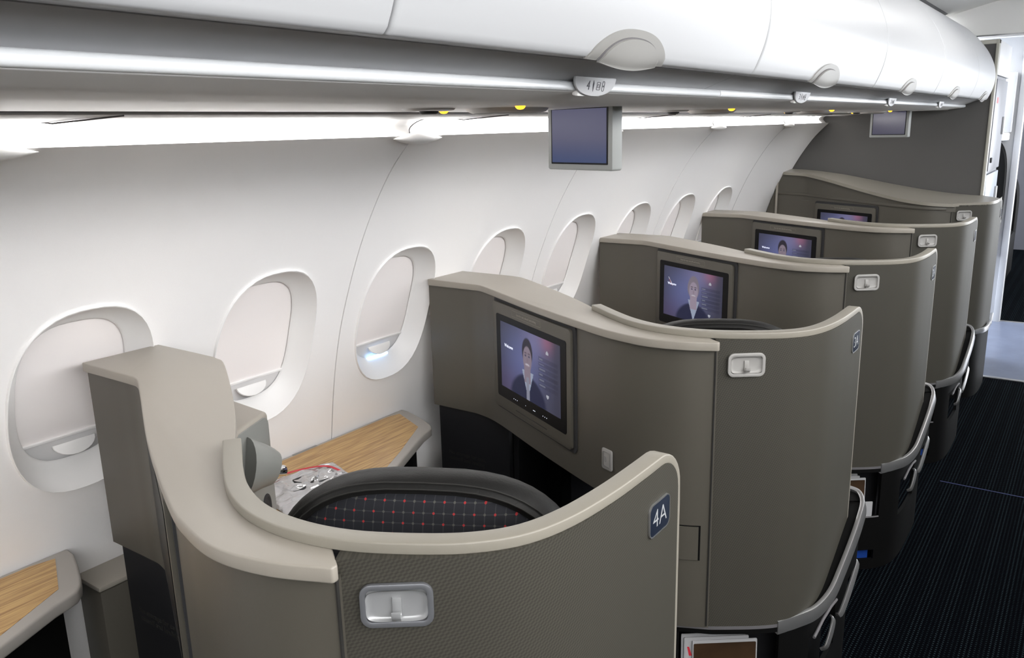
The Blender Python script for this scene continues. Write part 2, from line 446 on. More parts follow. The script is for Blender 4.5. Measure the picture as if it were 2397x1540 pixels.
def sprad(w, h, e, a):
    c, s = abs(math.cos(a)), abs(math.sin(a))
    return 1/(((c/(w/2))**e+(s/(h/2))**e)**(1/e))
def panel(y0, y1, wins):
    """sidewall panel between y0 and y1 with window openings"""
    V = []; F = []; key = {}
    def vid(y, s, d=0.0):
        k_ = (round(y, 4), round(s, 4), round(d, 4))
        if k_ not in key: key[k_] = len(V); V.append(wp(y, s, d))
        return key[k_]
    bounds = [y0]+[(a+b)/2 for a, b in zip(wins[:-1], wins[1:])]+[y1]
    cells = [(bounds[i], bounds[i+1], wins[i]) for i in range(len(wins))]
    hs = 0.30
    for (a, b, wy) in cells:
        # angles through rectangle border
        K = 14; border = []
        ys = [a+(b-a)*i/K for i in range(K+1)]; sl = [SW-hs+2*hs*i/24 for i in range(25)]
        border += [(y, SW-hs) for y in ys[:-1]]+[(b, s) for s in sl[:-1]]+[(y, SW+hs) for y in ys[::-1][:-1]]+[(a, s) for s in sl[::-1][:-1]]
        n = len(border); rows = []
        for q in range(6):
            t = q/5
            row = []
            for (y, s) in border:
                dy, ds = y-wy, s-SW; ang = math.atan2(ds, dy); r = sprad(RW, RH, 2.5, ang)
                iy, is_ = wy+r*math.cos(ang), SW+r*math.sin(ang)
                row.append(vid(y+(iy-y)*t, s+(is_-s)*t))
            rows.append(row)
        for q in range(5):
            for i in range(n):
                j = (i+1) % n
                F.append((rows[q][i], rows[q][j], rows[q+1][j], rows[q+1][i]))
        top = [SW+hs+(SMAX-SW-hs)*i/10 for i in range(11)]; bot = [(SW-hs)*i/12 for i in range(13)]
        for lst in (top, bot):
            for i in range(len(lst)-1):
                for j in range(K): F.append((vid(ys[j], lst[i]), vid(ys[j+1], lst[i]), vid(ys[j+1], lst[i+1]), vid(ys[j], lst[i+1])))
    # returned edges at the seams
    for yy, dyy in ((y0, 1), (y1, -1)):
        n = 40
        for i in range(n):
            s0, s1 = SMAX*i/n, SMAX*(i+1)/n
            k0 = len(V); V.extend([wp(yy, s0), wp(yy, s1), wp(yy-dyy*0.0006, s1, -0.012), wp(yy-dyy*0.0006, s0, -0.012)]); F.append((k0, k0+1, k0+2, k0+3))
    return V, F
PAN = [(0.60, 1.668), (1.672, 2.718), (2.722, 3.778), (3.782, 4.838)]
struct('wall_left', ([wp(y, SMAX*i/60) for i in range(61) for y in (-5.0, 0.636)], [(2*i, 2*i+1, 2*i+3, 2*i+2) for i in range(60)]), M_wall, fix=False)
PAN[0] = (0.64, 1.668)
for i, (a, b) in enumerate(PAN):
    ws = [w for w in WINY if a < w < b]
    struct('wall_left', panel(a, b, ws), M_wall, base=(-1.92, (a+b)/2, 0))
struct('wall_left', ([wp(y, SMAX*i/60) for i in range(61) for y in (4.842, 5.69)], [(2*i, 2*i+1, 2*i+3, 2*i+2) for i in range(60)]), M_wall, fix=False, base=(-1.92, 5.2, 0))
bk = [(-1.99, 0), (-1.99, 1.0), (-1.93, 1.2), (-1.82, 1.4), (-1.70, 1.56), (-1.60, 1.66), (-1.60, 1.72)]
struct('wall_left', ([(x, y, z) for x, z in bk for y in (-5.0, 5.7)], [(2*i, 2*i+1, 2*i+3, 2*i+2) for i in range(len(bk)-1)]), M_strip, fix=False, base=(-1.95, 2, 0))

# windows: bowl, shade, handle
wlab = ['nearest window, its lower right hidden by the first beige suite top', 'second window from the camera, above the reading lamp console',
        'third window from the camera, with a slit of blue daylight under its blind', 'fourth window, just past the second beige suite top',
        'fifth window, straight below the large hanging monitor', 'sixth window, its lower half hidden by the third suite top',
        'seventh window, narrow, second from the forward end', 'farthest window, nearest the grey partition']
def make_window(i, wy):
    n = 56; rows = []; V = []; F = []
    angs = [2*PI*q/n for q in range(n)]
    # (scale factor between outer 0 and inner 1, depth) profile: thin raised lip, then concave bowl
    IW, IH = 0.250, 0.350; oy, os_ = 0.0, -0.004
    lev = [(-0.02, -0.004), (-0.012, 0.003), (0.0, 0.0065), (0.04, 0.0068), (0.10, 0.002), (0.25, -0.010), (0.42, -0.021), (0.60, -0.031), (0.78, -0.039), (0.90, -0.044), (0.97, -0.047), (1.0, -0.052)]
    for t, d in lev:
        row = []
        for a in angs:
            ro = sprad(RW, RH, 2.5, a); ri = sprad(IW, IH, 2.9, a); r = ro+(ri-ro)*t
            row.append(len(V)); V.append(wp(wy+r*math.cos(a)+oy*t, SW+r*math.sin(a)+os_*t, d))
        rows.append(row)
    for q in range(len(lev)-1):
        for k_ in range(n):
            F.append((rows[q][k_], rows[q][(k_+1) % n], rows[q+1][(k_+1) % n], rows[q+1][k_]))
    w = struct('window_%d' % (i+1), (V, F), M_wallsm, base=(-1.85, wy, 0.85), angle=60)
    w['label'] = 'oval cabin ' + wlab[i]
    # blind: curved sheet from top to the pull bar
    def sheet(s0, s1, d0, d1, halfw, ns=12, inner=True):
        V2 = []; F2 = []
        for q in range(ns+1):
            s = s0+(s1-s0)*q/ns
            for y, d in ((wy-halfw, d0), (wy+halfw, d0), (wy+halfw, d1), (wy-halfw, d1)): V2.append(wp(y, s, d))
        for q in range(ns):
            for k_ in range(4): F2.append((q*4+k_, q*4+(k_+1) % 4, (q+1)*4+(k_+1) % 4, (q+1)*4+k_))
        F2.append((0, 1, 2, 3)); F2.append(tuple(ns*4+k_ for k_ in range(4)))
        return V2, F2
    sb = SW-0.118
    obj('window_shade', sheet(sb, SW+0.20, -0.054, -0.059, 0.14), M_shade, w)
    ob = obj('shade_bar', sheet(sb-0.006, sb, -0.048, -0.058, 0.135, 1), M_wallsm, w, bevel=0.001)
    obj('shade_rail', sheet(sb-0.045, sb-0.006, -0.054, -0.060, 0.135, 3), M_railp, w)
    # pull tab, a thin half-moon lip
    t_ = []
    for q in range(13):
        a = PI*q/12; t_.append((0.050*math.cos(a), 0.033*math.sin(a)))
    m_ = frame(wp(wy+0.0, sb-0.018, -0.046), (0, -1, 0), (0.42, 0, -0.9))
    obj('shade_handle', xf(prism(t_, -0.003, 0.004), m_), M_wallsm, w, bevel=0.0015)
    bl = sheet(SW-0.22, sb-0.045, -0.056, -0.062, 0.14, 3)
    if i == 2:
        obj('daylight_slit', sheet(sb-0.0615, sb-0.056, -0.042, -0.050, 0.046, 1), M_daylight, w)['label'] = 'glowing blue-white slit of daylight'
    obj('window_sill', bl, M_railp, w)
for i, wy in enumerate(WINY): make_window(i, wy)

# cove light and ceiling pieces above the sidewall
CY = [0.60, 1.67, 2.72, 3.78, 4.84, 5.70]
def cove_curve(t):
    # from just behind the sidewall lip up to the ceiling strip
    pts = [(-1.512, 1.606), (-1.530, 1.632), (-1.505, 1.655), (-1.46, 1.662), (-1.405, 1.652)]
    c = cove_curve.c
    x = t*(len(c)-1); i = min(int(x), len(c)-2); return c[i].lerp(c[i+1], x-i)
cove_curve.c = cat([Vector(p) for p in [(-1.512, 1.606), (-1.530, 1.632), (-1.505, 1.653), (-1.46, 1.659), (-1.405, 1.651)]], 6)
V = []; F = []
for q in range(25):
    p = cove_curve(q/24)
    for y in (-5.0, 5.69): V.append((p.x-0.004, y, p.y+0.004))
for q in range(24): F.append((2*q, 2*q+1, 2*q+3, 2*q+2))
struct('trim_3', (V, F), M_wallsm, fix=False, base=(-1.46, 2, 1.6))
spans = [(-5.0, 0.585)]+[(CY[i]+0.0, CY[i+1]-0.01) for i in range(5)]
for k_, (a, b) in enumerate(spans):
    V = []; F = []; nt_ = 14; ny = 40
    for q in range(nt_+1):
        t = q/nt_; p = cove_curve(t)
        le = a+0.035+0.10*(t**1.6) if k_ else a            # scalloped near end
        ri = b-0.03-0.06*t if k_ < 5 else b-0.10-0.1*t
        for j in range(ny+1):
            y = le+(ri-le)*j/ny; V.append((p.x, y, p.y))
    for q in range(nt_):
        for j in range(ny): F.append((q*(ny+1)+j, q*(ny+1)+j+1, (q+1)*(ny+1)+j+1, (q+1)*(ny+1)+j))
    o = obj('cove_light', (V, F), M_cove, fix=False)
    if k_:
        tag(o, ['', 'glowing cove light strip above the first and second windows', 'glowing cove light strip above the third and fourth windows', 'glowing cove light strip right of the hanging monitor',
            'glowing cove light strip above the seventh and eighth windows', 'short glowing cove light beside the grey partition'][k_], 'cove light', 'cove lights along the sidewall')
    else: tag(o, 'glowing cove light strip cut off by the left picture edge', 'cove light', 'cove lights along the sidewall')
# dark scalloped seams between cove panels
for k_, y in enumerate(CY[:5]):
    path = []
    for q in range(15):
        t = q/14; p = cove_curve(t); path.append((p.x+0.004, y+0.010+0.085*(t**1.6), p.y-0.003))
    path.append((-1.30, y+0.16, 1.6575))
    struct('trim_%d' % (4+k_), sweep(path, circ(0.0014, 6), up=(0, 0, 1)), M_strip)
# lens shaped clips on the lip of the sidewall
clab = ['white lens-shaped clip on the wall lip at the left picture edge', 'white lens-shaped clip above the seam between second and third windows', 'white lens-shaped clip hidden beside the hanging monitor',
        'white lens-shaped clip above the seam between sixth and seventh windows', 'farthest white lens-shaped clip on the wall lip']
for k_, y in enumerate([0.615, 1.69, 2.75, 3.80, 4.86]):
    V = []; F = []; n = 20; m = 14; hl = 0.098
    for q in range(n+1):
        t = -1+2*q/n; w = max(0.0, 1-abs(t)**1.8)
        for j in range(m):
            a = 2*PI*j/m
            V.append((-1.500+0.019*w*math.cos(a)+0.004, y+hl*t, 1.607+0.016*w*math.sin(a)-0.004))
    for q in range(n):
        for j in range(m): F.append((q*m+j, q*m+(j+1) % m, (q+1)*m+(j+1) % m, (q+1)*m+j))
    tag(obj('panel_clip', (V, F), M_wallsm), clab[k_], 'trim clip', 'lens-shaped clips on the sidewall lip')

def strip_y(prof_, y0, y1, thick=None):
    n = len(prof_); V = [(x, y, z) for y in (y0, y1) for x, z in prof_]
    F = [(i, i+1, n+i+1, n+i) for i in range(n-1)]
    return V, F
def solid_y(poly, y0, y1):
    n = len(poly); L4 = (y0, y0+.008, y1-.008, y1); V = [(x, y, z) for y in L4 for x, z in poly]
    F = [tuple(range(n)), tuple(range(3*n, 4*n))[::-1]]
    for q in range(3): F += [(q*n+i, q*n+(i+1) % n, (q+1)*n+(i+1) % n, (q+1)*n+i) for i in range(n)]
    return V, F
# ceiling strip between cove and service panels, dark gap
struct('ceiling', solid_y([(-1.404, 1.650), (-1.300, 1.6585), (-1.300, 1.672), (-1.404, 1.664)], -5.0, 5.69), M_wallsm, bevel=0.0015)
struct('ceiling', solid_y([(-1.62, 1.70), (-0.74, 1.74), (-0.74, 1.75), (-1.62, 1.71)], -5.0, 5.69), M_strip)
struct('trim_15', solid_y([(-1.271, 1.6655), (-1.301, 1.6615), (-1.301, 1.665), (-1.271, 1.669)], -5.0, 5.66), M_strip)
struct('trim_16', solid_y([(-0.89, 2.196), (-0.845, 2.215), (-0.85, 2.22), (-0.89, 2.205)], -5.0, 5.66), M_strip)
# service panels (one per 1.066 m) with the front rail
PSU = [(-0.722, 1.694), (-0.716, 1.688), (-0.716, 1.682), (-0.722, 1.6775), (-0.80, 1.669), (-0.806, 1.6665), (-1.0, 1.6662), (-1.272, 1.6632), (-1.274, 1.676), (-0.73, 1.70)]
for k_, (a, b) in enumerate([(-5.0, 1.815), (1.8155, 5.66)]):
    t = None
    struct('ceiling', solid_y(PSU, a+0.0005, b-0.0005), M_psu, bevel=0.0012, base=(-1.0, (a+b)/2, 1.66))
for k_, (a, b) in enumerate([(-5.0, 1.813), (1.817, 5.66)]):
    path = [(-0.7215, a, 1.6868), (-0.7215, b, 1.6868)]
    o = obj('rail', sweep(path, [(0.0085*math.copysign(abs(math.cos(2*PI*i/24))**.7, math.cos(2*PI*i/24)), 0.0078*math.copysign(abs(math.sin(2*PI*i/24))**.7, math.sin(2*PI*i/24))) for i in range(24)]), M_rail, bevel=0.0008, bang=60)
    tag(o, ['light grey rounded rail running from the left picture edge to the joint', 'light grey rounded rail running from the joint to the partition'][k_], 'rail', 'rails along the service panels')
# dark grey valance between rail and bins
VAL = [(-0.655, 1.7195), (-0.735, 1.6905), (-0.735, 1.698), (-0.655, 1.727)]
for a, b in [(-5.0, 1.743), (1.747, 5.69)]:
    struct('ceiling', solid_y(VAL, a, b), M_valance, base=(-0.69, (a+b)/2, 1.69))
# row signs on the rail
def row_sign(y, num, label):
    r = thing('row_sign', (-0.711, y, 1.67), label, 'row number sign', 'row number signs on the rail')
    V = []; n = 22; out = []
    for q in range(n+1):
        t = q/n; out.append((-0.068+0.136*t, 0.012-0.001*t))
    low = []
    for q in range(n+1):
        t = q/n; a = PI*t; low.append((0.068*math.cos(a), 0.012-0.031*math.sin(a)**0.75))
    poly = [(-0.068, 0.012)]+[(0.068, 0.012)]+low[1:-1]
    m_ = frame((-0.7095, y, 1.6905), (0, 1, 0), (0.22, 0, 1))
    obj('plate', xf(prism(poly, 0.0, 0.005), m_), M_white, r, bevel=0.0018)
    obj('sign_clip', xf(box(-0.045, 0.03, -0.0205, 0.006, -0.012, 0.0), m_), M_psu, r, bevel=0.003)
    mt = m_ @ Matrix.Translation((-0.024, -0.002, 0.0052))
    text('row_number', num, 0.021, mt, M_ink, r)
    ic = []
    mi = lambda dx: m_ @ Matrix.Translation((dx, -0.002, 0.0052))
    obj('window_icon', xf(prism([(-0.001, 0.009), (0.002, 0.004), (0.001, -0.009), (-0.001, -0.004), (-0.0025, 0.002)], 0, 0.0004), mi(-0.008)), M_ink, r, smooth=False)
    obj('light_icon', xf(merge(ringplate(0.012, 0.013, 0.002, 0.0008, 0.0004, 2), ringplate(0.006, 0.006, 0.001, 0.0007, 0.0004, 2)), mi(0.009)), M_ink, r, smooth=False)
    obj('call_icon', xf(merge(ringplate(0.008, 0.017, 0.0035, 0.0008, 0.0004, 3), prism(circ(0.0016, 8), 0, 0.0004)), mi(0.025)), M_ink, r, smooth=False)
    return r
for k_, y in enumerate([1.243, 1.243+P-0.012, 1.243+2*P, 1.243+3*P]):
    row_sign(y, str(4-k_), ['white half-moon sign reading 4 on the overhead rail, nearest the camera', 'white half-moon sign reading 3 on the overhead rail',
                            'small half-moon sign on the rail under the second far bin handle', 'farthest half-moon sign on the overhead rail'][k_])
# reading light pods and amber lamps
podlab = ['nearest', 'second', 'third', 'farthest']
for k_ in range(4):
    y0 = k_*P
    r = thing('reading_light_pod', (-1.0, 1.40+y0, 1.666), '%s grey oval reading-light pod under the service panels' % podlab[k_], 'light pod', 'oval light pods under the service panels')
    o1 = sup(0.14, 0.25, 2.0, 40)
    m_ = frame((-1.085, 1.525+y0, 1.6668), (1, 0, 0), (0, -1, 0))
    obj('housing', xf(loft(o1, [(0, 1.0), (0.004, 0.98), (0.008, 0.93), (0.0115, 0.84)]), m_), M_psu, r)
    obj('diffuser', xf(loft([(a*0.80, b*0.80) for a, b in o1], [(0.008, 1.03), (0.0118, 1.0), (0.0135, 0.85)]), m_), M_pod, r)
    m2_ = frame((-1.12, 1.30+y0, 1.6650), (1, 0, 0), (0, -1, 0))
    obj('vent_ring', xf(loft(sup(0.09, 0.13, 2, 32), [(0, 1), (0.003, .95), (0.005, .8)]), m2_), M_wallsm, r)
    obj('vent_nozzle', xf(loft(sup(0.035, 0.045, 2, 20), [(0.003, 1), (0.009, .95), (0.011, .7)]), m2_), M_dark, r)
    for x, yy, w in ((-0.975, 1.413, 'right'), (-1.161, 1.396, 'left')):
        pr_ = [(0.0108, 0.004), (0.0108, -0.001), (0.0095, -0.0045), (0.006, -0.0075), (0.001, -0.0085)]
        m3 = Matrix.Translation((x, yy+y0, 1.6675 if w == 'right' else 1.6645))
        o = obj('amber_lamp', xf(revolve(pr_, 20), m3), M_amber)
        tag(o, '%s glowing amber dome lamp of the %s pair under the service panels' % (w, podlab[k_]), 'lamp', 'amber lamps under the service panels')

# hanging monitors
def tv(y, yaw, scr, label, w=0.222, x=-1.045, h=0.156):
    r = thing('hanging_monitor', (x, y, 1.52), label, 'monitor', 'monitors hanging from the service panels')
    ca_, sa = math.cos(math.radians(yaw)), math.sin(math.radians(yaw))
    ux = Vector((ca_, -sa, 0)); tilt = math.radians(7)
    nrm = ux.cross(Vector((0, 0, 1)))     # towards the camera side
    uy = (Vector((0, 0, 1))*math.cos(tilt)+nrm*-math.sin(tilt)*-1*0.0+Vector((0, 0, 0))).normalized()
    m_ = frame((x, y, 1.598), ux, uy)
    obj('case', xf(prism(rrect(w, h, 0.006), -0.034, 0.0), m_), M_tvframe, r, bevel=0.003)
    obj('bezel', xf(prism(rrect(w-0.028, h-0.022, 0.002, cx=0.0, cy=0.003), -0.001, 0.0012), m_), M_bezel, r)
    obj('screen', xf(prism(rrect(w-0.036, h-0.030, 0.001, cx=0.0, cy=0.003), 0.0, 0.0018), m_), scr, r, smooth=False)
    obj('hinge', xf(box(-w/2+0.015, w/2-0.015, h/2-0.006, h/2+0.006, -0.028, -0.006), m_), M_psu, r, bevel=0.003)
    return r
tv(1.76, 15, M_tv, 'large hanging monitor with a dim blue screen, above the fifth window')
tv(1.76+3*P, 13, M_tv2, 'small far hanging monitor with a dark screen in front of the grey partition')

# overhead bins
BIN = [(-0.665, 1.7215), (-0.611, 1.7165), (-0.604, 1.724), (-0.595, 1.744), (-0.583, 1.778), (-0.575, 1.82), (-0.5755, 1.86), (-0.588, 1.915), (-0.622, 1.985), (-0.68, 2.06), (-0.75, 2.125), (-0.83, 2.175), (-0.90, 2.20), (-1.2, 2.22), (-1.2, 1.75), (-0.665, 1.735)]
bc = [Vector(p) for p in BIN]
BINC = bc[:2]+cat(bc[2:13], 5)+bc[13:]
blab = ['white overhead bin cut off by the left picture edge', 'white overhead bin with the largest half-moon handle', 'third white overhead bin, handle above the second row sign', 'fourth white overhead bin from the camera',
        'fifth white overhead bin, small handle', 'last short white overhead bin against the grey partition']
bs = [(-1.0, 0.648), (0.648, 1.714), (1.714, 2.780), (2.780, 3.846), (3.846, 4.912), (4.912, 5.66)]
def handle_poly(hw, hh, n=24):
    o = []
    for q in range(n+1):
        a = PI*q/n; o.append((hw*math.cos(a), hh*math.sin(a)**0.9))
    return o
def bin_pt(yv, s, d=0.0):
    """point on the bin door surface; s = arc length up from the lower lip"""
    c = BC2; sl = BS2
    for i in range(1, len(c)):
        if s <= sl[i] or i == len(c)-1:
            t = (s-sl[i-1])/(sl[i]-sl[i-1]); p = c[i-1].lerp(c[i], t)
            tg = (c[min(i+1, len(c)-1)]-c[max(i-2, 0)]).normalized(); return (p.x+tg.y*d, yv, p.y-tg.x*d)
BC2 = cat(bc[1:13], 6); BS2 = arclen(BC2)
for k_, (a, b) in enumerate(bs):
    r = thing('overhead_bin', (-0.9, (a+b)/2, 1.72), blab[k_], 'overhead bin', 'overhead bins above the seats')
    ym = 1.168+(k_-1)*1.066
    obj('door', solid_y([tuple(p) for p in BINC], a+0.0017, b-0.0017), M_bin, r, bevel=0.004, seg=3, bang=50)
    hw, hh = 0.122, 0.050
    if ym > b: continue
    # handle: bezel crescent, then paddle with a bulging lower lip
    def hpatch(scale, d, lip, ns=10, ny=36, s00=-0.004):
        V = []; F = []
        for j in range(ny+1):
            t = -1+2*j/ny; top = (1-abs(t)**2.3)**0.62*hh*scale
            for q in range(ns+1):
                s = s00+(top-s00)*q/ns
                x, y, z = bin_pt(ym+hw*scale*t, max(s, 0.0), d)
                lipf = lip*(1-t*t)**1.2*(1-q/ns)**1.6
                V.append((x-lipf*0.15, y, z-lipf))
        for j in range(ny):
            for q in range(ns): F.append((j*(ns+1)+q, (j+1)*(ns+1)+q, (j+1)*(ns+1)+q+1, j*(ns+1)+q+1))
        return V, F
    def thick(vf, t_):
        me = mesh(vf, fix=False); bm = bmesh.new(); bm.from_mesh(me); bmesh.ops.recalc_face_normals(bm, faces=bm.faces)
        if sum(f.normal.x for f in bm.faces) < 0: bmesh.ops.reverse_faces(bm, faces=bm.faces)
        bmesh.ops.solidify(bm, geom=bm.faces[:], thickness=t_); bm.to_mesh(me); bm.free()
        me.shade_smooth(); me.set_sharp_from_angle(angle=math.radians(40)); return me
    hd = link('handle', thick(hpatch(1.0, 0.003, 0.001), 0.004), M_handle, r)
    link('handle_gap', thick(hpatch(0.775, 0.0042, 0.002), 0.002), M_strip, hd)
    link('handle_paddle', thick(hpatch(0.74, 0.0075, 0.0075), 0.004), M_handle, hd)

# ceiling over the aisle and the wash light slot
struct('ceiling', solid_y([(-0.88, 2.205), (-0.62, 2.27), (-0.3, 2.30), (1.6, 2.30), (1.6, 2.34), (-0.88, 2.34)], -5.0, 7.6), M_ceil, bevel=0.003, base=(0, 2, 2.2))
struct('trim_12', box(-1.2, 1.6, 5.76, 5.84, 2.085, 2.30), M_ceil, bevel=0.006)
struct('trim_13', box(-1.2, 1.6, 6.42, 6.50, 2.12, 2.30), M_ceil, bevel=0.006)
struct('trim_14', box(-0.50, -0.485, 2.0, 5.75, 2.268, 2.285), M_strip)
M_lightp = mat('ceiling_light_panel', (1, 1, 1), 0.5, emit=(1, 0.98, 0.95), estr=1.3)
tag(obj('ceiling_light_panel', box(-0.42, 0.35, 3.2, 4.45, 2.285, 2.296), M_lightp, bevel=0.002), 'bright ceiling light panel above the aisle at the top right corner', 'ceiling light')

# ------------------------------------------------------------------ forward partition, galley, doorway
g = thing('partition', (-1.2, 5.7, 0), 'grey fabric partition with cream edge at the front of the cabin', 'partition')
obj('fabric_panel', box(-1.99, -0.592, 5.70, 5.74, 0.0, 2.03), M_bulk, g)
obj('edge_frame', merge(box(-0.592, -0.575, 5.69, 5.745, 0, 2.055), box(-1.9, -0.575, 5.692, 5.744, 2.03, 2.055)), M_cream, g, bevel=0.003)
g = thing('galley', (-1.1, 6.0, 0), 'grey galley unit behind the partition, doors facing the aisle', 'galley')
obj('body', merge(box(-1.6, -0.59, 5.76, 6.42, 0.955, 2.04), box(-1.6, -0.63, 5.76, 6.42, 0.0, 0.955)), M_galley, g, bevel=0.003)
obj('top_fascia', box(-0.592, -0.575, 5.76, 6.42, 1.86, 2.055), M_white, g, bevel=0.003)
for z0, z1 in ((1.30, 1.84), (0.98, 1.28)):
    d_ = obj('door', box(-0.592, -0.574, 5.79, 6.38, z0, z1), M_galley if z0 > 1.2 else M_steel, g, bevel=0.004)
    obj('latch', box(-0.574, -0.562, 6.28, 6.33, (z0+z1)/2-0.06, (z0+z1)/2+0.05), M_white, d_, bevel=0.003)
    obj('turn_button', box(-0.574, -0.565, 5.83, 5.865, z0+0.05, z0+0.08), M_dark, d_, bevel=0.002)
obj('warning_label', box(-0.5755, -0.573, 5.86, 5.93, 1.70, 1.735), M_red, g)
obj('shelf', box(-0.62, -0.525, 5.80, 6.40, 0.93, 0.95), M_cream, g, bevel=0.004)
for k_, (y0, y1) in enumerate(((5.80, 6.09), (6.11, 6.40))):
    c_ = thing('service_cart', (-0.7, (y0+y1)/2, 0), ['nearer steel service cart parked under the galley shelf', 'farther steel service cart parked under the galley shelf'][k_], 'service cart', 'service carts under the galley')
    BASE[c_.name] = Vector((-0.7, (y0+y1)/2, 0))
    obj('cart_door', box(-0.60, -0.548, y0, y1, 0.06, 0.915), M_steel, c_, bevel=0.006)
    obj('cart_handle', box(-0.545, -0.525, y0+0.04, y1-0.04, 0.80, 0.83), M_white, c_, bevel=0.005)
    obj('brake_pedal', xf(box(-0.05, 0.05, -0.02, 0.02, -0.006, 0.006), frame((-0.515, (y0+y1)/2, 0.50-0.2*k_), (0, .8, .6), (0.6, 0, .5))), M_white, c_, bevel=0.004)
struct('wall_front', merge(box(-2.0, -0.60, 7.60, 7.66, 0, 2.3), box(-0.60, 1.6, 7.60, 7.66, 2.08, 2.3)), M_white, bevel=0.003)
struct('door_1', merge(box(-0.60, -0.555, 7.58, 7.68, 0, 2.08), box(-0.60, 1.6, 7.58, 7.68, 2.03, 2.09)), M_white, bevel=0.006)
t = thing('jump_seat', (-0.72, 7.56, 0.6), 'black round-topped crew jump seat against the white wall past the galley', 'jump seat')
obj('backrest', xf(loft(sup(0.30, 0.86, 3.2), [(0, 1), (0.05, 1), (0.07, .96), (0.075, .85)]), frame((-0.77, 7.595, 1.02), (1, 0, 0), (0, 0, 1))), M_base, t)
obj('seat_pan', box(-0.90, -0.65, 7.46, 7.59, 0.52, 0.60), M_base, t, bevel=0.015)
t = thing('crew_handset_box', (-0.70, 7.55, 1.55), 'small white box on the wall above the crew jump seat', 'wall box')
obj('case', box(-0.78, -0.62, 7.52, 7.598, 1.50, 1.95), M_white, t, bevel=0.012)
obj('foot', box(-0.77, -0.63, 7.50, 7.598, 1.44, 1.50), M_psu, t, bevel=0.012)
struct('wall_left', box(-2.0, -1.95, 5.75, 6.45, 0, 2.3), M_white)
struct('wall_left', box(-2.0, -1.95, 7.45, 12.0, 0, 2.3), M_white)
# cabin beyond
for k_, y in enumerate((9.2, 10.2)):
    for x in (-0.95, 0.55):
        t = thing('far_seat', (x, y, 0), ['dark seat in the cabin beyond the doorway'][0], 'seat', 'dark seats in the cabin beyond')
        obj('seatback', xf(loft(sup(0.52, 0.9, 4), [(0, .96), (0.02, 1), (0.12, 1), (0.14, .94)]), frame((x, y, 0.60), (1, 0, 0), (0, 0, 1))), M_base, t)
        obj('cushion', box(x-0.26, x+0.26, y-0.55, y-0.02, 0.0, 0.46), M_base, t, bevel=0.03)
struct('wall_back', box(-2.0, 1.6, 12.0, 12.05, 0, 2.3), M_galley)
struct('light_blocker_right', box(1.55, 1.6, -5.0, 7.6, 0, 1.80), M_taupe)  # unseen half-height blocker, added so world light enters only above it
struct('light_blocker_aft', box(-2.0, 1.6, -5.06, -5.01, 0, 2.3), M_bulk)  # unseen end blocker, added to cut world light from behind the camera
struct('wall_left', box(-0.93, -0.90, -5.0, -1.0, 1.74, 2.30), M_ceil)  # unseen sheet added to stop world light leaking in where no bins stand
struct('ceiling', box(-2.0, 1.6, 7.67, 12.0, 2.2, 2.25), M_ceil)

# ------------------------------------------------------------------ the suite
# plan curves in metres for suite 0 (camera at plan origin)
ledge_near = cat([Vector(p) for p in [(-1.62, .877), (-1.575, .872), (-1.50, .834), (-1.238, .690), (-1.0, .574), (-.90, .537), (-.82, .523), (-.74, .535), (-.664, .566)]], 8)
panel_path = cat([Vector(p) for p in [(-1.805, .8905), (-1.73, .8905), (-1.66, .8905), (-1.60, .886), (-1.50, .850), (-1.27, .725), (-1.05, .612), (-.95, .568), (-.88, .547), (-.81, .541), (-.74, .552), (-.672, .585)]], 6)
clad_path = cat([Vector(p) for p in [(-.676, .583), (-.655, .596), (-.619, .620), (-.575, .651), (-.535, .686), (-.505, .728), (-.485, .785), (-.476, .86), (-.473, .95), (-.473, 1.03), (-.473, 1.045), (-.473, 1.06), (-.473, 1.075), (-.473, 1.087)]], 6)
TOP = CZ-.405*P      # 1.151
suite_objs = {}
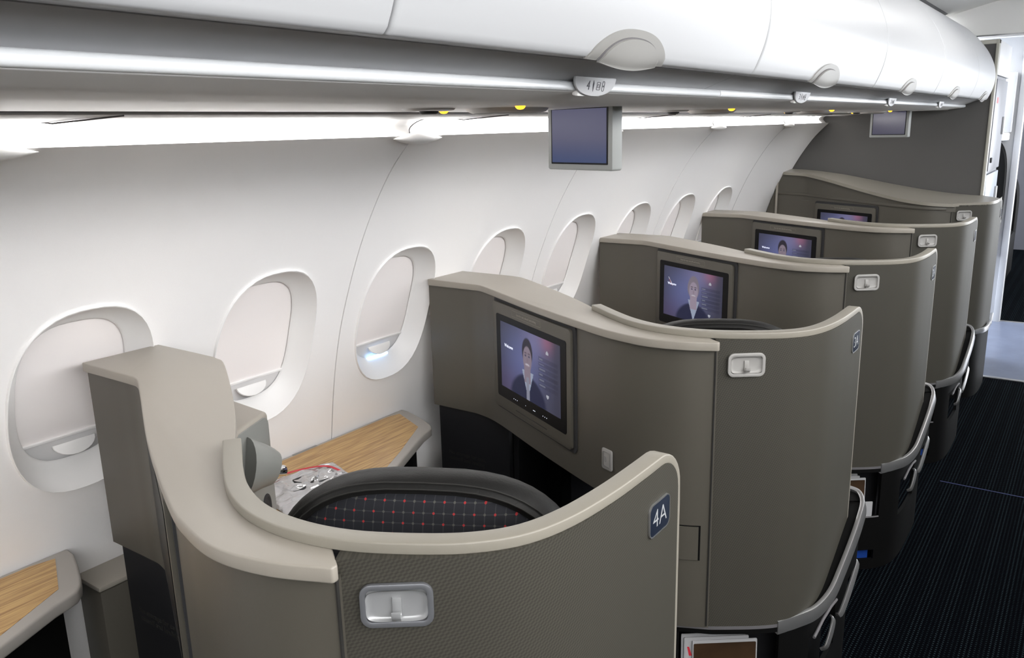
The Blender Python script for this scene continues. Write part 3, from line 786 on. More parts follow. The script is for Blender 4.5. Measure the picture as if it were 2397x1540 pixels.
def paint(kind, nx=150, ny=92):
    """procedural picture for the suite monitors: soft blue backdrop, a smiling crew portrait, a menu"""
    u, v = np.meshgrid((np.arange(nx)+.5)/nx, (np.arange(ny)+.5)/ny)
    asp = 0.60
    def blob(cx, cy, rx, ry, soft=0.15):
        d_ = np.sqrt(((u-cx)/rx)**2+((v-cy)/ry)**2); return np.clip((1+soft-d_)/(2*soft), 0, 1)[..., None]
    def g_(cx, cy, rx, ry): return np.exp(-(((u-cx)/rx)**2+((v-cy)/ry)**2))[..., None]
    c = np.zeros((ny, nx, 3))+np.array([.075, .075, .12])
    c += g_(.40, .55, .35, .45)*np.array([.07, .09, .24])+g_(.62, .95, .22, .3)*np.array([.12, .10, .18])
    c += g_(.80, .98, .10, .16)*np.array([.20, .02, .02])+g_(.1, .1, .3, .3)*np.array([.02, .0, .03])
    def over(mask, col): 
        nonlocal c
        c = c*(1-mask)+np.array(col)*mask
    man = kind == 'man'
    cx = .475 if man else .53
    skin = (.30, .24, .30) if man else (.40, .33, .42)
    suit = (.022, .026, .07); hair = (.035, .03, .045) if man else (.26, .22, .27)
    over(blob(cx, -.02, .30, .36, .08), suit)
    over(blob(cx, .10, .22, .26, .10), suit)
    neck = ((np.abs(u-cx) < .055*(1)) & (v > .25) & (v < .48)).astype(float)[..., None]
    shirt = ((np.abs(u-cx-.004) < (v-.02)*.24) & (v < .42) & (v > .02)).astype(float)[..., None]
    over(shirt, (.40, .46, .60)); over(neck, skin)
    if man:
        tie = ((np.abs(u-cx-.004) < .022+.012*(.35-v)) & (v < .34)).astype(float)[..., None]; over(tie, (.30, .31, .40))
    over(blob(cx, .70, .088, .205, .07), hair)
    if not man: over(blob(cx-.005, .66, .098, .20, .08), hair)
    over(blob(cx, .60, .073, .185, .06), skin)
    for sx in (-.03, .03):
        over(blob(cx+sx, .645, .014, .014, .4), (.06, .06, .12)); over(blob(cx+sx, .685, .02, .009, .5), (.12, .09, .12))
    over(blob(cx, .585, .012, .04, .6)*.4, (.22, .16, .2))
    over(blob(cx, .515, .034, .020, .3), (.62, .58, .66)); over(blob(cx, .502, .03, .008, .6)*.6, (.25, .1, .14))
    # menu
    for q in range(6):
        yy = .70-.075*q
        m_ = ((u > .66) & (u < .96) & (np.abs(v-yy) < .028)).astype(float)[..., None]
        over(m_*.35, (.03, .03, .07) if q != 3 else (.01, .01, .03))
        m_ = ((u > .675) & (u < .675+.05+.02*((q*7) % 3)) & (np.abs(v-yy) < .010)).astype(float)[..., None]
        over(m_*.6, (.3, .32, .4))
    for yy, sg in ((.82, 1), (.20, -1)):
        m_ = ((np.abs(u-.80) < .018-abs(0)) & (np.abs(v-yy) < .03) & (sg*(v-yy) < .03-1.7*np.abs(u-.80))).astype(float)[..., None]
        over(m_, (.6, .62, .7))
    if not man:
        m_ = ((np.abs(u-(.075+(0.80-v)*.5)) < .007) & (v > .62) & (v < .78)).astype(float)[..., None]; over(m_, (.7, .7, .8))
        m_ = ((np.abs(u-(.10+(0.74-v)*.4)) < .006) & (v > .62) & (v < .74)).astype(float)[..., None]; over(m_, (.35, .08, .12))
    c *= (0.75+.25*np.sin(PI*np.clip(u*1.1, 0, 1))**.4)[..., None]
    return np.clip(c, 0, 1)
def picture_mesh(w, h, kind, M_, nx=150, ny=92):
    c = paint(kind, nx, ny); V = []; F = []; cols = []
    me = D.meshes.new('pic')
    for j in range(ny+1):
        for i in range(nx+1): V.append((w*(i/nx-.5), h*(j/ny-.5), 0))
    for j in range(ny):
        for i in range(nx): F.append((j*(nx+1)+i, j*(nx+1)+i+1, (j+1)*(nx+1)+i+1, (j+1)*(nx+1)+i))
    me.from_pydata(V, [], F); ca_ = me.color_attributes.new('pic', 'FLOAT_COLOR', 'CORNER')
    arr = np.ones((ny*nx, 4, 4), dtype=np.float32); arr[:, :, :3] = c.reshape(-1, 1, 3)
    ca_.data.foreach_set('color', arr.ravel()); me.transform(M_)
    return me

R0 = (-1.1, 0.85, 0)
def build_suite(n, front=False):
    r = thing('seat_suite', R0, '', 'seat suite', 'seat suites in a row')
    # --- partition panel (screen side), opening for the feet below
    s = arclen(panel_path)
    def zb(q):
        # lower edge: .70 up to x=-.95 then sweeping down to .405
        x = None
        for i in range(1, len(s)):
            if q <= s[i]+1e-6: x = panel_path[i-1].lerp(panel_path[i], (q-s[i-1])/(s[i]-s[i-1])).x; break
        if x is None: x = panel_path[-1].x
        if x < -.93: return .700
        t = min(1, (x+.93)/.16); t = t*t*(3-2*t); return .700-.295*t
    (vf, uvs) = curved_wall(panel_path, .405, TOP-.029, .028, zbot=zb)
    pp = obj('partition_panel', vf, M_taupe, r, angle=50)
    # black foot-well board with its faint notice
    fb = obj('footwell_board', box(-1.795, -1.50, .905, .925, .02, .705), M_black, r)
    text('notice', 'No storage for taxi,\ntakeoff and landing', 0.020, frame((-1.68, .9045, .52), (1, 0, 0), (0, 0, 1)), M_seam, fb)
    obj('footwell_liner', merge(box(-1.50, -1.48, .93, 1.45, .02, .66), box(-1.50, -.96, 1.44, 1.46, .02, .66), box(-1.50, -.96, .95, 1.46, .64, .66)), M_black, r)
    # --- ledge top
    back = [Vector(p) for p in [(-.85, .605), (-.915, .634), (-.98, .674), (-1.06, .730), (-1.24, .864), (-1.50, 1.032), (-1.565, 1.058), (-1.62, 1.062), (-1.798, 1.062)]]
    outer_r = [Vector((-.664, .575)), Vector((-.70, .60)), Vector((-.78, .60))]
    poly = [(-1.798, .877)]+[tuple(p) for p in ledge_near]+[tuple(p) for p in outer_r]+[tuple(p) for p in cat(back, 5)]
    if not front:
        obj('ledge', prism(poly, TOP-.030, TOP-.009), M_ledge, r, bevel=0.0028, seg=3, bang=50)
        obj('ledge_support', prism([(-1.80, .93), (-1.60, .93), (-1.30, .79), (-1.05, .66), (-1.03, .71), (-1.24, .845), (-1.50, 1.01), (-1.57, 1.045), (-1.80, 1.045)], .72, TOP-.029), M_taupe, r, bevel=0.002)
    # --- privacy shell: woven cladding
    s2 = arclen(clad_path)
    (vf, uvs) = curved_wall(clad_path, .405, TOP-.012, .026, ztop=lambda p: TOP-.009-(.0585-math.sqrt(max(0, .0585**2-max(0, p.y-1.03)**2))))
    obj('privacy_shell', vf, M_clad, r, uvs=uvs, angle=50)
    # rim along the top of the shell, turning down at the aisle end
    if not front:
        rp_ = [(-1.076, .738), (-1.040, .712), (-.98, .669), (-.915, .629), (-.845, .603), (-.768, .597), (-.688, .613), (-.610, .652), (-.555, .692), (-.518, .740), (-.498, .805), (-.489, .89), (-.487, .97), (-.487, 1.03)]
        rimp = [Vector((x, y, TOP-.002)) for x, y in rp_]
        rimp = cat(rimp, 5)
        rr_ = 0.060
        for q in range(1, 9):
            a = PI/2*q/8; rimp.append(Vector((-.487, 1.03+rr_*math.sin(a), TOP-.002-rr_*(1-math.cos(a)))))
        rimp += [Vector((-.487, 1.091, TOP-z)) for z in (.09, .12, .16, .30, .45, .60, .742)]; nn = len(rimp)-1
        sec = [(x, y) for x, y in rrect(.028, .015, .0022, 3)]
        obj('rim_shadow_strip', sweep([(p.x, p.y, TOP-.0115) for p in rimp[:56]], [(-.010, -.004), (.010, -.004), (.010, .004), (-.010, .004)]), M_black, r)  # black strip stands in for the shadow line between rim and ledge
        def rsc(t):
            k0 = t*nn-(nn-15); return (1, 1) if k0 < 0 else (1, 1-.35*min(1, k0/8))
        obj('rim', sweep(rimp, sec, scale=rsc), M_rim, r, angle=40)
    # --- coat hook plate on the shell
    mh = frame((-.6175, .6195, 1.085), (.80, .60, 0), (0, 0, 1))
    hk = M_hook if n == 0 else M_hookw
    hb = M_hookb if n == 0 else M_hookw
    ck = obj('coat_hook', xf(ringplate(.086, .056, .014, .0075, .006, 5), mh), hk, r, bevel=.0012, seg=2)
    obj('hook_recess', xf(loft(rrect(.073, .043, .009, 5), [(0.0006, 1), (0.0012, .995)]), mh), hb, ck)
    bowl = loft(sup(.066, .036, 5, 40), [(0.0062, 1.10), (0.0040, 1.06), (0.0022, .98), (0.0014, .86)])
    obj('hook_bowl', xf((bowl[0], bowl[1][:-2]+[bowl[1][-1]]), mh), hb, ck)
    hp = [(0, .010, .002), (0, .004, .003), (0, -.010, .004), (0, -.014, .010), (0, -.009, .015), (0, -.003, .0155)]
    obj('hook', xf(sweep(cat([Vector(p) for p in hp], 4), rrect(.011, .0035, .001, 2), up=(0, 0, 1)), mh), hb, ck)
    # --- seat number plate on the aisle face
    ml = frame((-.4725, 1.018, 1.069), (0, 1, 0), (0, 0, 1))
    np_ = obj('seat_number_plate', xf(prism(rrect(.066, .050, .011), 0, .0022), ml), M_navy, r, bevel=.0006)
    obj('plate_edge', xf(ringplate(.068, .052, .012, .0018, .0028), ml), M_alu, np_)
    if n < 3: text('seat_number', '%dA' % (4-n), .040, ml @ Matrix.Translation((0, -.001, .0023)), M_letter, np_)
    # --- suite monitor set in the panel
    a, b = Vector((-1.490, .8445)), Vector((-1.045, .6095)); ud = (b-a).normalized(); nr = Vector((ud.y, -ud.x))
    c0 = (a+b)/2; L_ = .512; zc = .945; hh_ = .345
    mm = frame((c0.x, c0.y, zc), (ud.x, ud.y, 0), (0, 0, 1))
    mm = mm @ Matrix.Translation((0, 0, .003))
    gp = obj('monitor_recess', xf(prism(rrect(L_-.026, hh_+.012, .016, cx=-.016), -.004, .0018), mm), M_dark, r)
    mo = obj('monitor', xf(prism(rrect(L_-.044, hh_-.010, .012, cx=-.021, cy=-.003), .0, .010), mm), M_taupe, r, bevel=.0015)
    mf = mm @ Matrix.Translation((0, 0, .010))
    obj('screen_glass', xf(prism(rrect(.420, .262, .008, cx=-.018, cy=-.001), 0, .0012), mf), M_bezel, mo)
    if n:
        kind = 'woman' if n == 2 else 'man'
        pic = picture_mesh(.362, .206, kind, mf @ Matrix.Translation((-.018, .008, .0016)))
        link('screen_picture', pic, M_pic, mo)
        text('screen_title', 'Welcome', .014, mf @ Matrix.Translation((-.145, .040, .0019)), M_glow, mo, depth=.0001)
        text('screen_menu_icons', '. . .        .       ...       . . .', .022, mf @ Matrix.Translation((-.018, -.112, .0014)), M_glow, mo, depth=.0001)
    text('stow_notice', 'Stow for taxi, takeoff and landing', .009, mf @ Matrix.Translation((-.035, .147, .0001)), M_ledge, mo, depth=.0002)
    obj('notice_frame', xf(ringplate(.175, .018, .002, .0006, .0004, 2), mf @ Matrix.Translation((-.035, .147, 0))), M_rim, mo)
    obj('grab_slot', xf(box(-.11, .08, -.1530, -.1505, .0, .0006), mf), M_dark, mo)
    # --- socket plate beside the monitor
    ms = frame((-.945, .5665, .800), (.93, -.37, 0), (0, 0, 1)) @ Matrix.Translation((0, 0, .001))
    so = obj('socket_plate', xf(prism(rrect(.040, .056, .006), 0, .004), ms), M_hookw, r, bevel=.001)
    obj('socket_cover', xf(ringplate(.028, .040, .004, .001, .001, 3), ms @ Matrix.Translation((0, 0, .004))), M_alu, so)
    obj('socket', xf(prism(rrect(.009, .016, .004), 0, .0008), ms @ Matrix.Translation((-.005, 0, .004))), M_pod, so)
    # --- flap low on the curved panel
    sp_ = [p for p in panel_path if -.90 < p.x < -.685]
    fg = [Vector((p.x, p.y-.0012)) for p in sp_]
    obj('flap_gap', curved_wall(fg, .5885, .6805, .004)[0], M_base, r, angle=50)
    fl = [Vector((p.x, p.y-.0035)) for p in sp_[:-1]+[sp_[-2].lerp(sp_[-1], .7)]]
    (vf, uvs) = curved_wall(fl, .590, .678, .006)
    obj('life_vest_flap', vf, M_taupe, r, angle=50)
    # gap between panel and cladding
    obj('corner_gap', box(-.6775, -.6745, .580, .586, .41, TOP-.03), M_seam, r)
    # --- dark base under the shell with pockets
    bp_ = [Vector((-.90, .556)), Vector((-.81, .546)), Vector((-.74, .557))]+[p+Vector((.001, .001)) for p in clad_path[2:]]+[Vector((-.473, 1.13)), Vector((-.474, 1.165)), Vector((-.482, 1.185))]
    sb = arclen(bp_)
    def near_s(x, y):
        return sb[min(range(len(bp_)), key=lambda i: (bp_[i]-Vector((x, y))).length)]
    h1 = (near_s(-.745, .556), near_s(-.528, .690), .212, .386)
    h2 = (near_s(-.70, .575), near_s(-.535, .686), .040, .078)
    h3 = (near_s(-.475, .80), near_s(-.473, 1.02), .185, .325)
    (vf, uvs) = curved_wall(bp_, .0, .404, .012, holes=(h1, h2, h3))
    if not front: bs_ = obj('base', vf, M_base, r, angle=50)
    else: bs_ = obj('base', curved_wall(bp_[:-3], .0, .404, .012, holes=((h1[0], h1[1], .10, .386),))[0], M_base, r, angle=50)
    obj('pocket_liner', prism([(-.93, .66), (-.76, .655), (-.63, .735), (-.56, .80), (-.54, 1.0), (-.54, 1.0 if front else 1.17), (-.93, 1.0 if front else 1.17)], .02, .40), M_black, r)
    obj('shell_footing', sweep([(p.x-.004, p.y+.004, .4045) for p in [Vector((-.90, .556)), Vector((-.81, .544)), Vector((-.74, .554))]+clad_path[2:]], [(-.012, -.005), (.006, -.005), (.006, .004), (-.012, .004)]), M_strip, r, angle=40)
    if front:
        ap = [(-.535, .690, .398), (-.500, .745, .400), (-.472, .80, .402), (-.460, .87, .405), (-.458, .95, .412)]
        obj('armrest_trim', sweep(cat([Vector(p) for p in ap], 5), rrect(.012, .030, .002, 2)), M_alu, r, angle=35)
    if not front:
        obj('pocket_lip', sweep([(p.x, p.y-.002, .2115) for p, q in zip(bp_, sb) if h1[0]-.005 <= q <= h1[1]+.005], circ(.003, 6)), M_strip, r)
        # armrest with silver edging
        ap = [(-.535, .690, .398), (-.500, .745, .400), (-.470, .80, .405), (-.452, .87, .424), (-.445, .94, .462), (-.441, 1.03, .508), (-.441, 1.10, .542), (-.446, 1.150, .562), (-.463, 1.182, .575), (-.490, 1.19, .580), (-.53, 1.185, .582)]
        apc = cat([Vector(p) for p in ap], 5)
        obj('armrest_trim', sweep(apc, rrect(.012, .038, .002, 2)), M_alu, r, angle=35)
        V = []; F = []; lv = 4
        ins = []
        for p in apc:
            ins.append(Vector((min(p.x-.05, -.52) if p.y > .8 else p.x-.045, p.y-(.035 if p.y > 1.15 else -.02 if p.y < .8 else 0), p.z-.006)))
        for p, q in zip(apc, ins):
            V += [(p.x-.004, p.y, p.z+.008), (q.x, q.y, p.z+.002), (q.x, q.y, max(.39, p.z-.16)), (p.x-.006, p.y-.001, max(.39, p.z-.16))]
        for i in range(len(apc)-1):
            for j in range(4): F.append((4*i+j, 4*i+(j+1) % 4, 4*i+4+(j+1) % 4, 4*i+4+j))
        F.append((0, 1, 2, 3)); k_ = 4*len(apc)-4; F.append((k_, k_+1, k_+2, k_+3))
        obj('armrest', (V, F), M_base, r, angle=40)
        # silver handles on the aisle side
        for q, (y0, z0, y1, z1, w_) in enumerate([(.86, .262, .93, .325, .011), (1.01, .285, 1.17, .375, .010)]):
            hd_ = [(-.466, y0, z0), (-.453, y0+.01, z0+.012), (-.451, y1-.015, z1-.005), (-.462, y1, z1)]
            obj('latch_handle', sweep(cat([Vector(p) for p in hd_], 5), rrect(.006, .022, .002, 2), up=(0, -.5, .85), scale=lambda t: (1, .45+.55*math.sin(PI*t))), M_alu, r, angle=40)
        obj('literature_ledge', sweep([(-.470, y_, z_) for y_, z_ in ((.80, .330), (.88, .338), (.96, .335), (1.02, .325))], circ(.004, 8)), M_strip, r)
    return r
slab = ['nearest beige seat suite, plate reading 4A, with its S-shaped top', 'second beige seat suite, screen showing a man in a suit, plate reading 3A', 'third beige seat suite, screen showing a smiling blonde woman',
        'fourth beige seat suite, one in front of the bulkhead counter', 'farthest seat suite, under the tall counter against the grey partition']
for n in range(5):
    before = {o.name for o in D.objects}
    R = build_suite(n, front=(n == 4))
    R.location = Vector(R0)+Vector((0, n*P, 0)); R['label'] = slab[n]
# counter over the farthest suite: taller, sloping down towards the aisle
t = thing('bulkhead_counter', (-1.2, 5.6, 0), 'tall beige counter top sloping to the aisle in front of the grey partition', 'counter')
Y4 = 4*P
nearp = [(-1.765, Y4+.875)]+[(p.x, p.y+Y4) for p in ledge_near]+[(p.x, p.y+Y4) for p in clad_path[8:52]]
near_c = [q for i, q in enumerate(nearp) if i == 0 or (Vector(q)-Vector(nearp[i-1])).length > .004]
def zt(p):
    x = p[0]; t_ = min(1, max(0, (-.60-x)/1.2)); s_ = t_*t_*(3-2*t_)
    return 1.150+.125*s_+.05*max(0, (p[1]-Y4-.55)/.6)*min(1, t_+.35)
far = [(-.475, 5.55), (-.575, 5.69), (-1.0, 5.69), (-1.4, 5.69), (-1.83, 5.69)]
V = []; F = []; n1 = len(near_c)
import bisect
def fary(x): return 5.684 if x < -.575 else 5.684-(x+.575)/.1*.12
rows_ = 6
for q in range(rows_+1):
    for (x, y) in near_c:
        yy = y+(fary(x)-y)*q/rows_; V.append((x, yy, zt((x, yy))+.002))
for q in range(rows_):
    for i in range(n1-1): F.append((q*n1+i, q*n1+i+1, (q+1)*n1+i+1, (q+1)*n1+i))
nv_ = len(V); V += [(x, y, z-.018) for x, y, z in V]
F += [tuple(i+nv_ for i in f[::-1]) for f in F]
for i in range(n1-1): F += [(i, i+nv_, i+1+nv_, i+1), (rows_*n1+i, rows_*n1+i+1, rows_*n1+i+1+nv_, rows_*n1+i+nv_)]
for q in range(rows_): F += [(q*n1, (q+1)*n1, (q+1)*n1+nv_, q*n1+nv_), (q*n1+n1-1, q*n1+n1-1+nv_, (q+1)*n1+n1-1+nv_, (q+1)*n1+n1-1)]
obj('counter_top', (V, F), M_rim, t, angle=40)
# fascia between the panel top and the counter
V = []; F = []; fp = [(p[0], p[1]+.016) for p in near_c]
for (x, y) in fp: V += [(x, y, TOP-.045), (x, y, zt((x, y))-.012)]
for i in range(len(fp)-1): F.append((2*i, 2*i+2, 2*i+3, 2*i+1))
obj('fascia', (V, F), M_taupe, t, fix=False)
obj('groove', sweep([(x, y-.004, TOP-.030+.045*min(1, max(0, (-.70-x)/1.1))) for x, y in fp if x < -.70], rrect(.006, .016, .002, 2)), M_taupe, t)
obj('corner_post', box(-1.767, -1.754, Y4+.872, Y4+.886, .70, 1.262), M_ledge, t, bevel=.002)
wc = [(-1.895, .70), (-1.767, .70), (-1.767, 1.17), (-1.778, 1.17), (-1.838, 1.01)]
obj('wall_closeout', ([(x, y, z) for y in (Y4+.888, Y4+.90) for x, z in wc], [(0, 1, 2, 3, 4), (9, 8, 7, 6, 5)]+[(i, i+5, (i+1) % 5+5, (i+1) % 5) for i in range(5)]), M_taupe, t)
obj('side_closeout', box(-.49, -.475, Y4+1.05, 5.66, .0, 1.14), M_clad, t)
# table / console / seat for each suite
def build_table():
    r = thing('side_table', (-1.75, 1.6, 0), '', 'side table', 'wood-topped side tables by the windows')
    Z = .682
    poly = [(-1.903, 1.08), (-1.30, 1.08), (-1.38, 1.20), (-1.46, 1.38), (-1.540, 1.540), (-1.600, 1.675), (-1.650, 1.790), (-1.676, 1.850), (-1.684, 1.880), (-1.692, 1.905), (-1.712, 1.925), (-1.745, 1.942), (-1.80, 1.965), (-1.865, 1.988), (-1.903, 1.992)]
    obj('table_top', prism(poly, Z-.030, Z), M_tabler, r, bevel=.006, seg=3, bang=50)
    wood = [(-1.888, 1.10), (-1.36, 1.10), (-1.46, 1.25), (-1.565, 1.530), (-1.640, 1.700), (-1.735, 1.888), (-1.876, 1.951), (-1.888, 1.90)]
    obj('wood_inlay', prism(wood, Z-.004, Z+.0008), M_wood, r)
    obj('support', prism([(-1.895, 1.10), (-1.42, 1.10), (-1.55, 1.45), (-1.69, 1.80), (-1.76, 1.90), (-1.895, 1.95)], .02, Z-.028), M_base, r, bevel=.004)
    obj('slot_vent', xf(prism(rrect(.008, .095, .003), 0, .0012), Matrix.Translation((-1.8955, 1.55, Z))), M_pod, r)
    return r
T0 = build_table()
tl = ['nearest wood side table, cut off by the left picture edge', 'wood side table with the clear plastic bag on it', 'third side table, hidden behind the second suite', 'fourth side table, behind the third suite', 'side table before the tall counter']
T0.location.y += -P; T0['label'] = tl[0]
for n in range(4): tree_copy(T0, (n+1)*P, tl[n+1])
# reading lamp console at the back corner of each table
def build_console():
    r = thing('lamp_console', (-1.7, 1.14, .68), '', 'lamp console', 'reading lamp consoles beside the tables')
    poly = [(-1.80, 1.064), (-1.545, 1.064), (-1.612, 1.215), (-1.80, 1.232)]
    obj('housing', prism(poly, .684, .962), M_ledge, r, bevel=.012, seg=4, bang=50)
    ux = Vector((-.067, .151, 0)).normalized(); mf = frame((-1.5785, 1.1395, .823), ux, (0, 0, 1))
    # face plate (normal must look to the aisle)
    if mf.col[2][0] < 0: mf = frame((-1.5785, 1.1395, .823), -ux, (0, 0, 1))
    sgn = 1 if mf.col[0][1] > 0 else -1
    obj('face_plate', xf(prism(rrect(.150, .262, .022, cx=0), -.002, .003), mf), M_lampbody, r, bevel=.001)
    # lamp head: tapering cone leaning out of the face
    cone = []
    ax = [Vector((sgn*-.050, .046, .0)), Vector((sgn*-.020, .036, .022)), Vector((sgn*.008, .022, .040))]
    V, F = sweep(cat(ax, 4), circ(.058, 24, 1, 1.25), up=(0, 1, .2), scale=lambda t: (1-.42*t, 1-.42*t))
    lh = obj('lamp_head', xf((V, F), mf), M_lampbody, r, angle=45)
    V, F = sweep([Vector((sgn*.008, .014, .040)), Vector((sgn*.036, .004, .053))], circ(.0145, 20), up=(0, 1, .2))
    obj('lamp_knob', xf((V, F), mf), M_chrome, lh, bevel=.002)
    bt = obj('power_button', xf(revolve([(.011, 0), (.011, .004), (.008, .005), (.001, .0045)], 24), mf @ Matrix.Translation((-sgn*.035, -.052, .002))), M_chrome, r)
    obj('button_light', xf(revolve([(.0045, 0), (.004, .0016), (.0005, .002)], 14), mf @ Matrix.Translation((-sgn*.032, -.052, .0065))), M_bluelight, bt)
    obj('outlet', xf(loft(sup(.040, .070, 2.2, 28), [(0, 1), (.003, .97), (.0035, .8), (.001, .7)]), mf @ Matrix.Translation((sgn*.030, -.092, .002))), M_dark, r)
    return r
K0 = build_console()
kl = ['grey lamp console with chrome knob above the bag on the wood table', 'second lamp console, behind the second suite top', 'third lamp console, behind the third suite', 'fourth lamp console, behind the fourth suite']
K0['label'] = kl[0]
for n in range(1, 4): tree_copy(K0, n*P, kl[n])
# seat
def build_seat():
    r = thing('seat', (-.80, .95, 0), '', 'seat', 'leather and fabric seats')
    ux = Vector((.885, .465, 0)); fwd = Vector((-.465, .885, 0))
    c0 = Vector((-.752, .804, .818))
    # local: x = width, y = up, z = -fwd (rear face towards +z)
    tl_ = math.radians(9)
    m_ = frame(c0, ux, fwd*math.sin(tl_)+Vector((0, 0, math.cos(tl_))))
    out = []
    W_, Hh = .535, .635; n = 64
    for i in range(n):
        a = 2*PI*i/n; c, s = math.cos(a), math.sin(a); e = 3.0
        out.append((W_/2*math.copysign(abs(c)**(2/e), c), Hh/2*math.copysign(abs(s)**(2/3.0), s)))
    lv = [(-.085, .84), (-.078, .92), (-.062, .965), (-.042, .985), (-.018, .99), (.0, .975), (.012, .95), (.017, .925), (.012, .90)]
    sh = xf(loft(out, lv), m_)
    obj('backrest', sh, M_leather, r, angle=60)
    # fabric panel bulging from the rear, with uv in metres
    V = []; F = []; UV = []
    lv2 = [(.006, .905), (.017, .895), (.027, .85), (.036, .72), (.042, .45), (.044, .15)]
    for z, s in lv2:
        for a, b in out: V.append(tuple(m_ @ Vector((a*s, b*s, z)))); UV.append((a*s, b*s))
    V.append(tuple(m_ @ Vector((0, 0, .0442)))); UV.append((0, 0))
    for i in range(len(lv2)-1):
        for j in range(n): F.append((i*n+j, i*n+(j+1) % n, (i+1)*n+(j+1) % n, (i+1)*n+j))
    for j in range(n): F.append(((len(lv2)-1)*n+j, (len(lv2)-1)*n+(j+1) % n, len(V)-1))
    obj('fabric_back', (V, F), M_fab, r, uvs=UV, angle=70)
    for s, z in ((.925, .0165), (.955, .0135)):
        obj('stitching', sweep([tuple(m_ @ Vector((a*s, b*s, z))) for a, b in out], circ(.0011, 5), closed=True), M_seam, r)
    V, F = sweep(cat([m_ @ Vector(p) for p in ((-.085, .278, .006), (0, .283, .007), (.085, .278, .006))], 4), rrect(.022, .010, .004, 3), up=tuple(m_.col[2][:3]))
    obj('pull_strap', (V, F), M_leather, r)
    obj('seat_cushion', prism([tuple((c0+ux*a+fwd*b)[:2]) for a, b in ((-.26, .08), (.26, .08), (.24, .60), (-.24, .60))], .30, .46), M_leather, r, bevel=.03)
    return r
S0 = build_seat()
sl_ = ['nearest seat, red-dotted dark fabric back in black leather border', 'second seat, its black leather top showing over the 3A suite rim', 'third seat, black headrest top over the third suite rim', 'farthest seat, thin black headrest top before the counter suite']
S0['label'] = sl_[0]
for n in range(1, 4): tree_copy(S0, n*P, sl_[n])

# little taupe box low by the wall at the left
t = thing('storage_box', (-1.85, .9, 0), 'small taupe storage box low beside the wall, left of the nearest suite', 'storage box')
obj('box_body', box(-1.915, -1.81, .845, 1.06, .02, .585), M_taupe, t, bevel=.004)
obj('box_lid', box(-1.918, -1.808, .842, 1.06, .587, .600), M_ledge, t, bevel=.004)

# clear plastic bag with headset on the table
t = thing('plastic_bag', (-1.70, 1.38, .684), 'crumpled clear plastic bag with red seal lying on the wood table', 'plastic bag')
bp = [(-1.812, 1.371), (-1.735, 1.534), (-1.650, 1.500), (-1.575, 1.300), (-1.665, 1.215)]
nu, nv = 52, 44; V = []; F = []
P00, P10, P11, P01 = Vector((-1.800, 1.265)), Vector((-1.590, 1.225)), Vector((-1.635, 1.490)), Vector((-1.750, 1.530))
rng = random.Random(7); ph = [rng.uniform(0, 6) for _ in range(8)]
for side in (0, 1):
    for j in range(nv+1):
        for i in range(nu+1):
            a, b = i/nu, j/nv
            p = (P00.lerp(P10, a)).lerp(P01.lerp(P11, a), b)
            e_ = (4*a*(1-a))**.5*(4*b*(1-b))**.5
            w_ = math.sin(37*a-25*b+ph[4]+3*math.sin(7*a))*.35+math.sin(52*b+11*a+ph[5])*.2+math.sin(17*a+5*b+ph[0])*.35+math.sin(9*a-14*b+ph[1])*.4+math.sin(31*a+12*b+ph[2]+2*math.sin(9*b))*.25+math.sin(23*b+ph[3]+3*a)*.25
            z = .6845+(e_*(.018+.007*w_) if side else 0)
            V.append((p.x+.004*w_*(b-.5), p.y, z))
o_ = (nu+1)*(nv+1)
for side in (0, 1):
    for j in range(nv):
        for i in range(nu):
            q = side*o_+j*(nu+1)+i; F.append((q, q+1, q+nu+2, q+nu+1))
obj('bag_film', (V, F), M_bag, t, angle=180)
def bagp(a, b, dz): 
    p = (P00.lerp(P10, a)).lerp(P01.lerp(P11, a), b); return Vector((p.x, p.y, .6845+dz))
obj('red_seal', sweep(cat([bagp(.03, .06, .006), bagp(.05, .35, .016), bagp(.14, .65, .017), bagp(.34, .85, .014), bagp(.70, .93, .008)], 6), rrect(.009, .0012, .0004, 1)), M_red, t)
obj('earphone_cord', sweep(cat([bagp(.3, .2, .008), bagp(.7, .3, .012), bagp(.6, .6, .012), bagp(.4, .7, .010), bagp(.35, .4, .012), bagp(.7, .5, .014), bagp(.8, .75, .008)], 8), circ(.0035, 8)), M_dark, t)
obj('paper_tag', xf(box(-.014, .014, -.006, .006, 0, .0015), frame(tuple(bagp(.12, .12, .020)), (.3, 1, 0), (-1, .3, 0))), M_page, t)

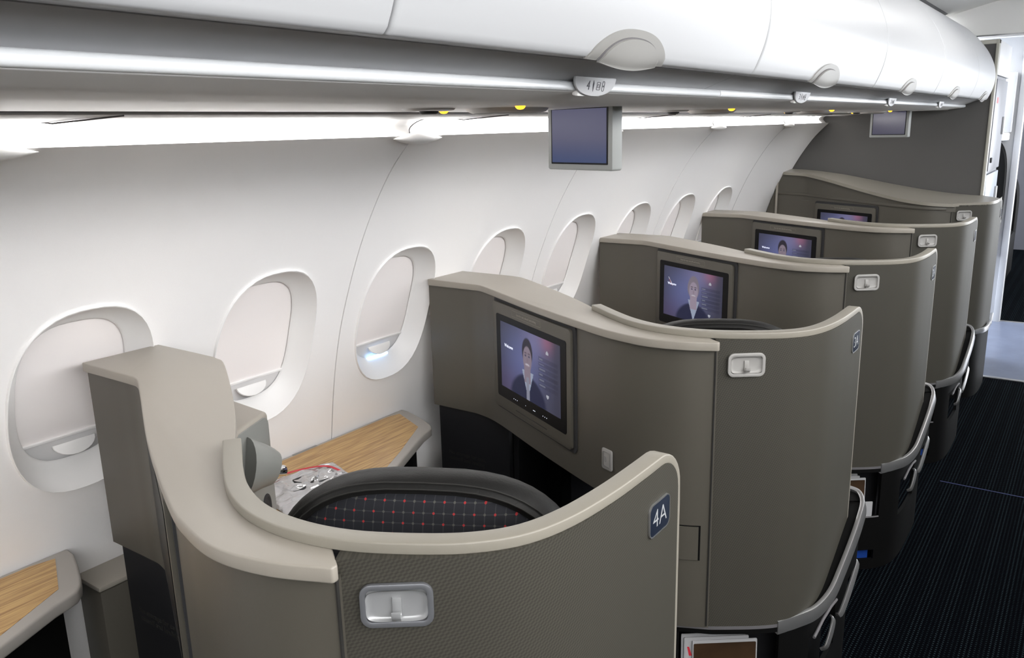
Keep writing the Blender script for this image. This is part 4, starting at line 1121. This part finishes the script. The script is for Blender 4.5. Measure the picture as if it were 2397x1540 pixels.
# magazines and cards in the pockets of the bases
def magazines(n, k_, lab):
    px = Vector((.796, .605, 0))
    o0 = Vector((-.640, .630+n*P, .222))
    for q in range(k_):
        m_ = frame(tuple(o0+Vector((-.605, .796, 0))*(.006*q)+px*(.014*(q == 0)-.006*q+.004)), px, (-.03, .04, 1))
        h_ = .132+.006*q; w_ = .165
        t_ = thing('magazine', tuple(m_.translation), lab[q], 'magazine', 'magazines in the seat base pockets')
        obj('pages', xf(prism(rrect(w_, h_, .003, cx=-.02, cy=h_/2), -.0015, .0012), m_), M_page, t_)
        obj('cover', xf(prism(rrect(w_-.006, h_-.008, .003, cx=-.02, cy=h_/2-.004), .0012, .0018), m_), M_magdark if q == 0 else M_page, t_)
        if q == 1 and n == 1:
            obj('cover_mark', xf(prism([(-.095, h_-.025), (-.090, h_-.025), (-.082, h_-.05), (-.090, h_-.05)], .0018, .0022), m_), M_red, t_)
magazines(1, 3, ['front dark-covered magazine at the bottom edge in the 3A base pocket', 'white magazine with a red letter behind the dark one, bottom edge', 'rearmost pale magazine in the 3A base pocket'])
magazines(2, 3, ['brown-covered magazine in the pocket of the third suite base', 'pale magazine standing behind the brown one, third suite base', 'rearmost pale magazine in the third suite base pocket'])
magazines(3, 2, ['brown magazine in the pocket of the fourth suite base', 'pale magazine behind the brown one, fourth suite base'])
magazines(4, 1, ['magazine in the pocket of the farthest suite base'])
for n, lb in ((2, 'third'), (3, 'fourth')):
    m_ = frame((-.590, .645+n*P, .215), (.796, .605, 0), (0, 0, 1)) @ Matrix.Translation((0, 0, .004))
    tag(obj('safety_card', xf(prism(rrect(.10, .058, .003, cy=.029), 0, .001), m_), M_page), 'white card in front of the magazine in the %s suite base pocket' % lb, 'card', 'white cards in the base pockets')
    m_ = frame((-.610, .650+n*P, .030), (.78, .62, 0), (0, 0, 1))
    tag(obj('blue_booklet', xf(prism(rrect(.14, .05, .003, cy=.025), -.002, .001), m_), M_blue), 'bright blue booklet in the low slot of the %s suite base' % lb, 'booklet', 'blue booklets in the low slots')
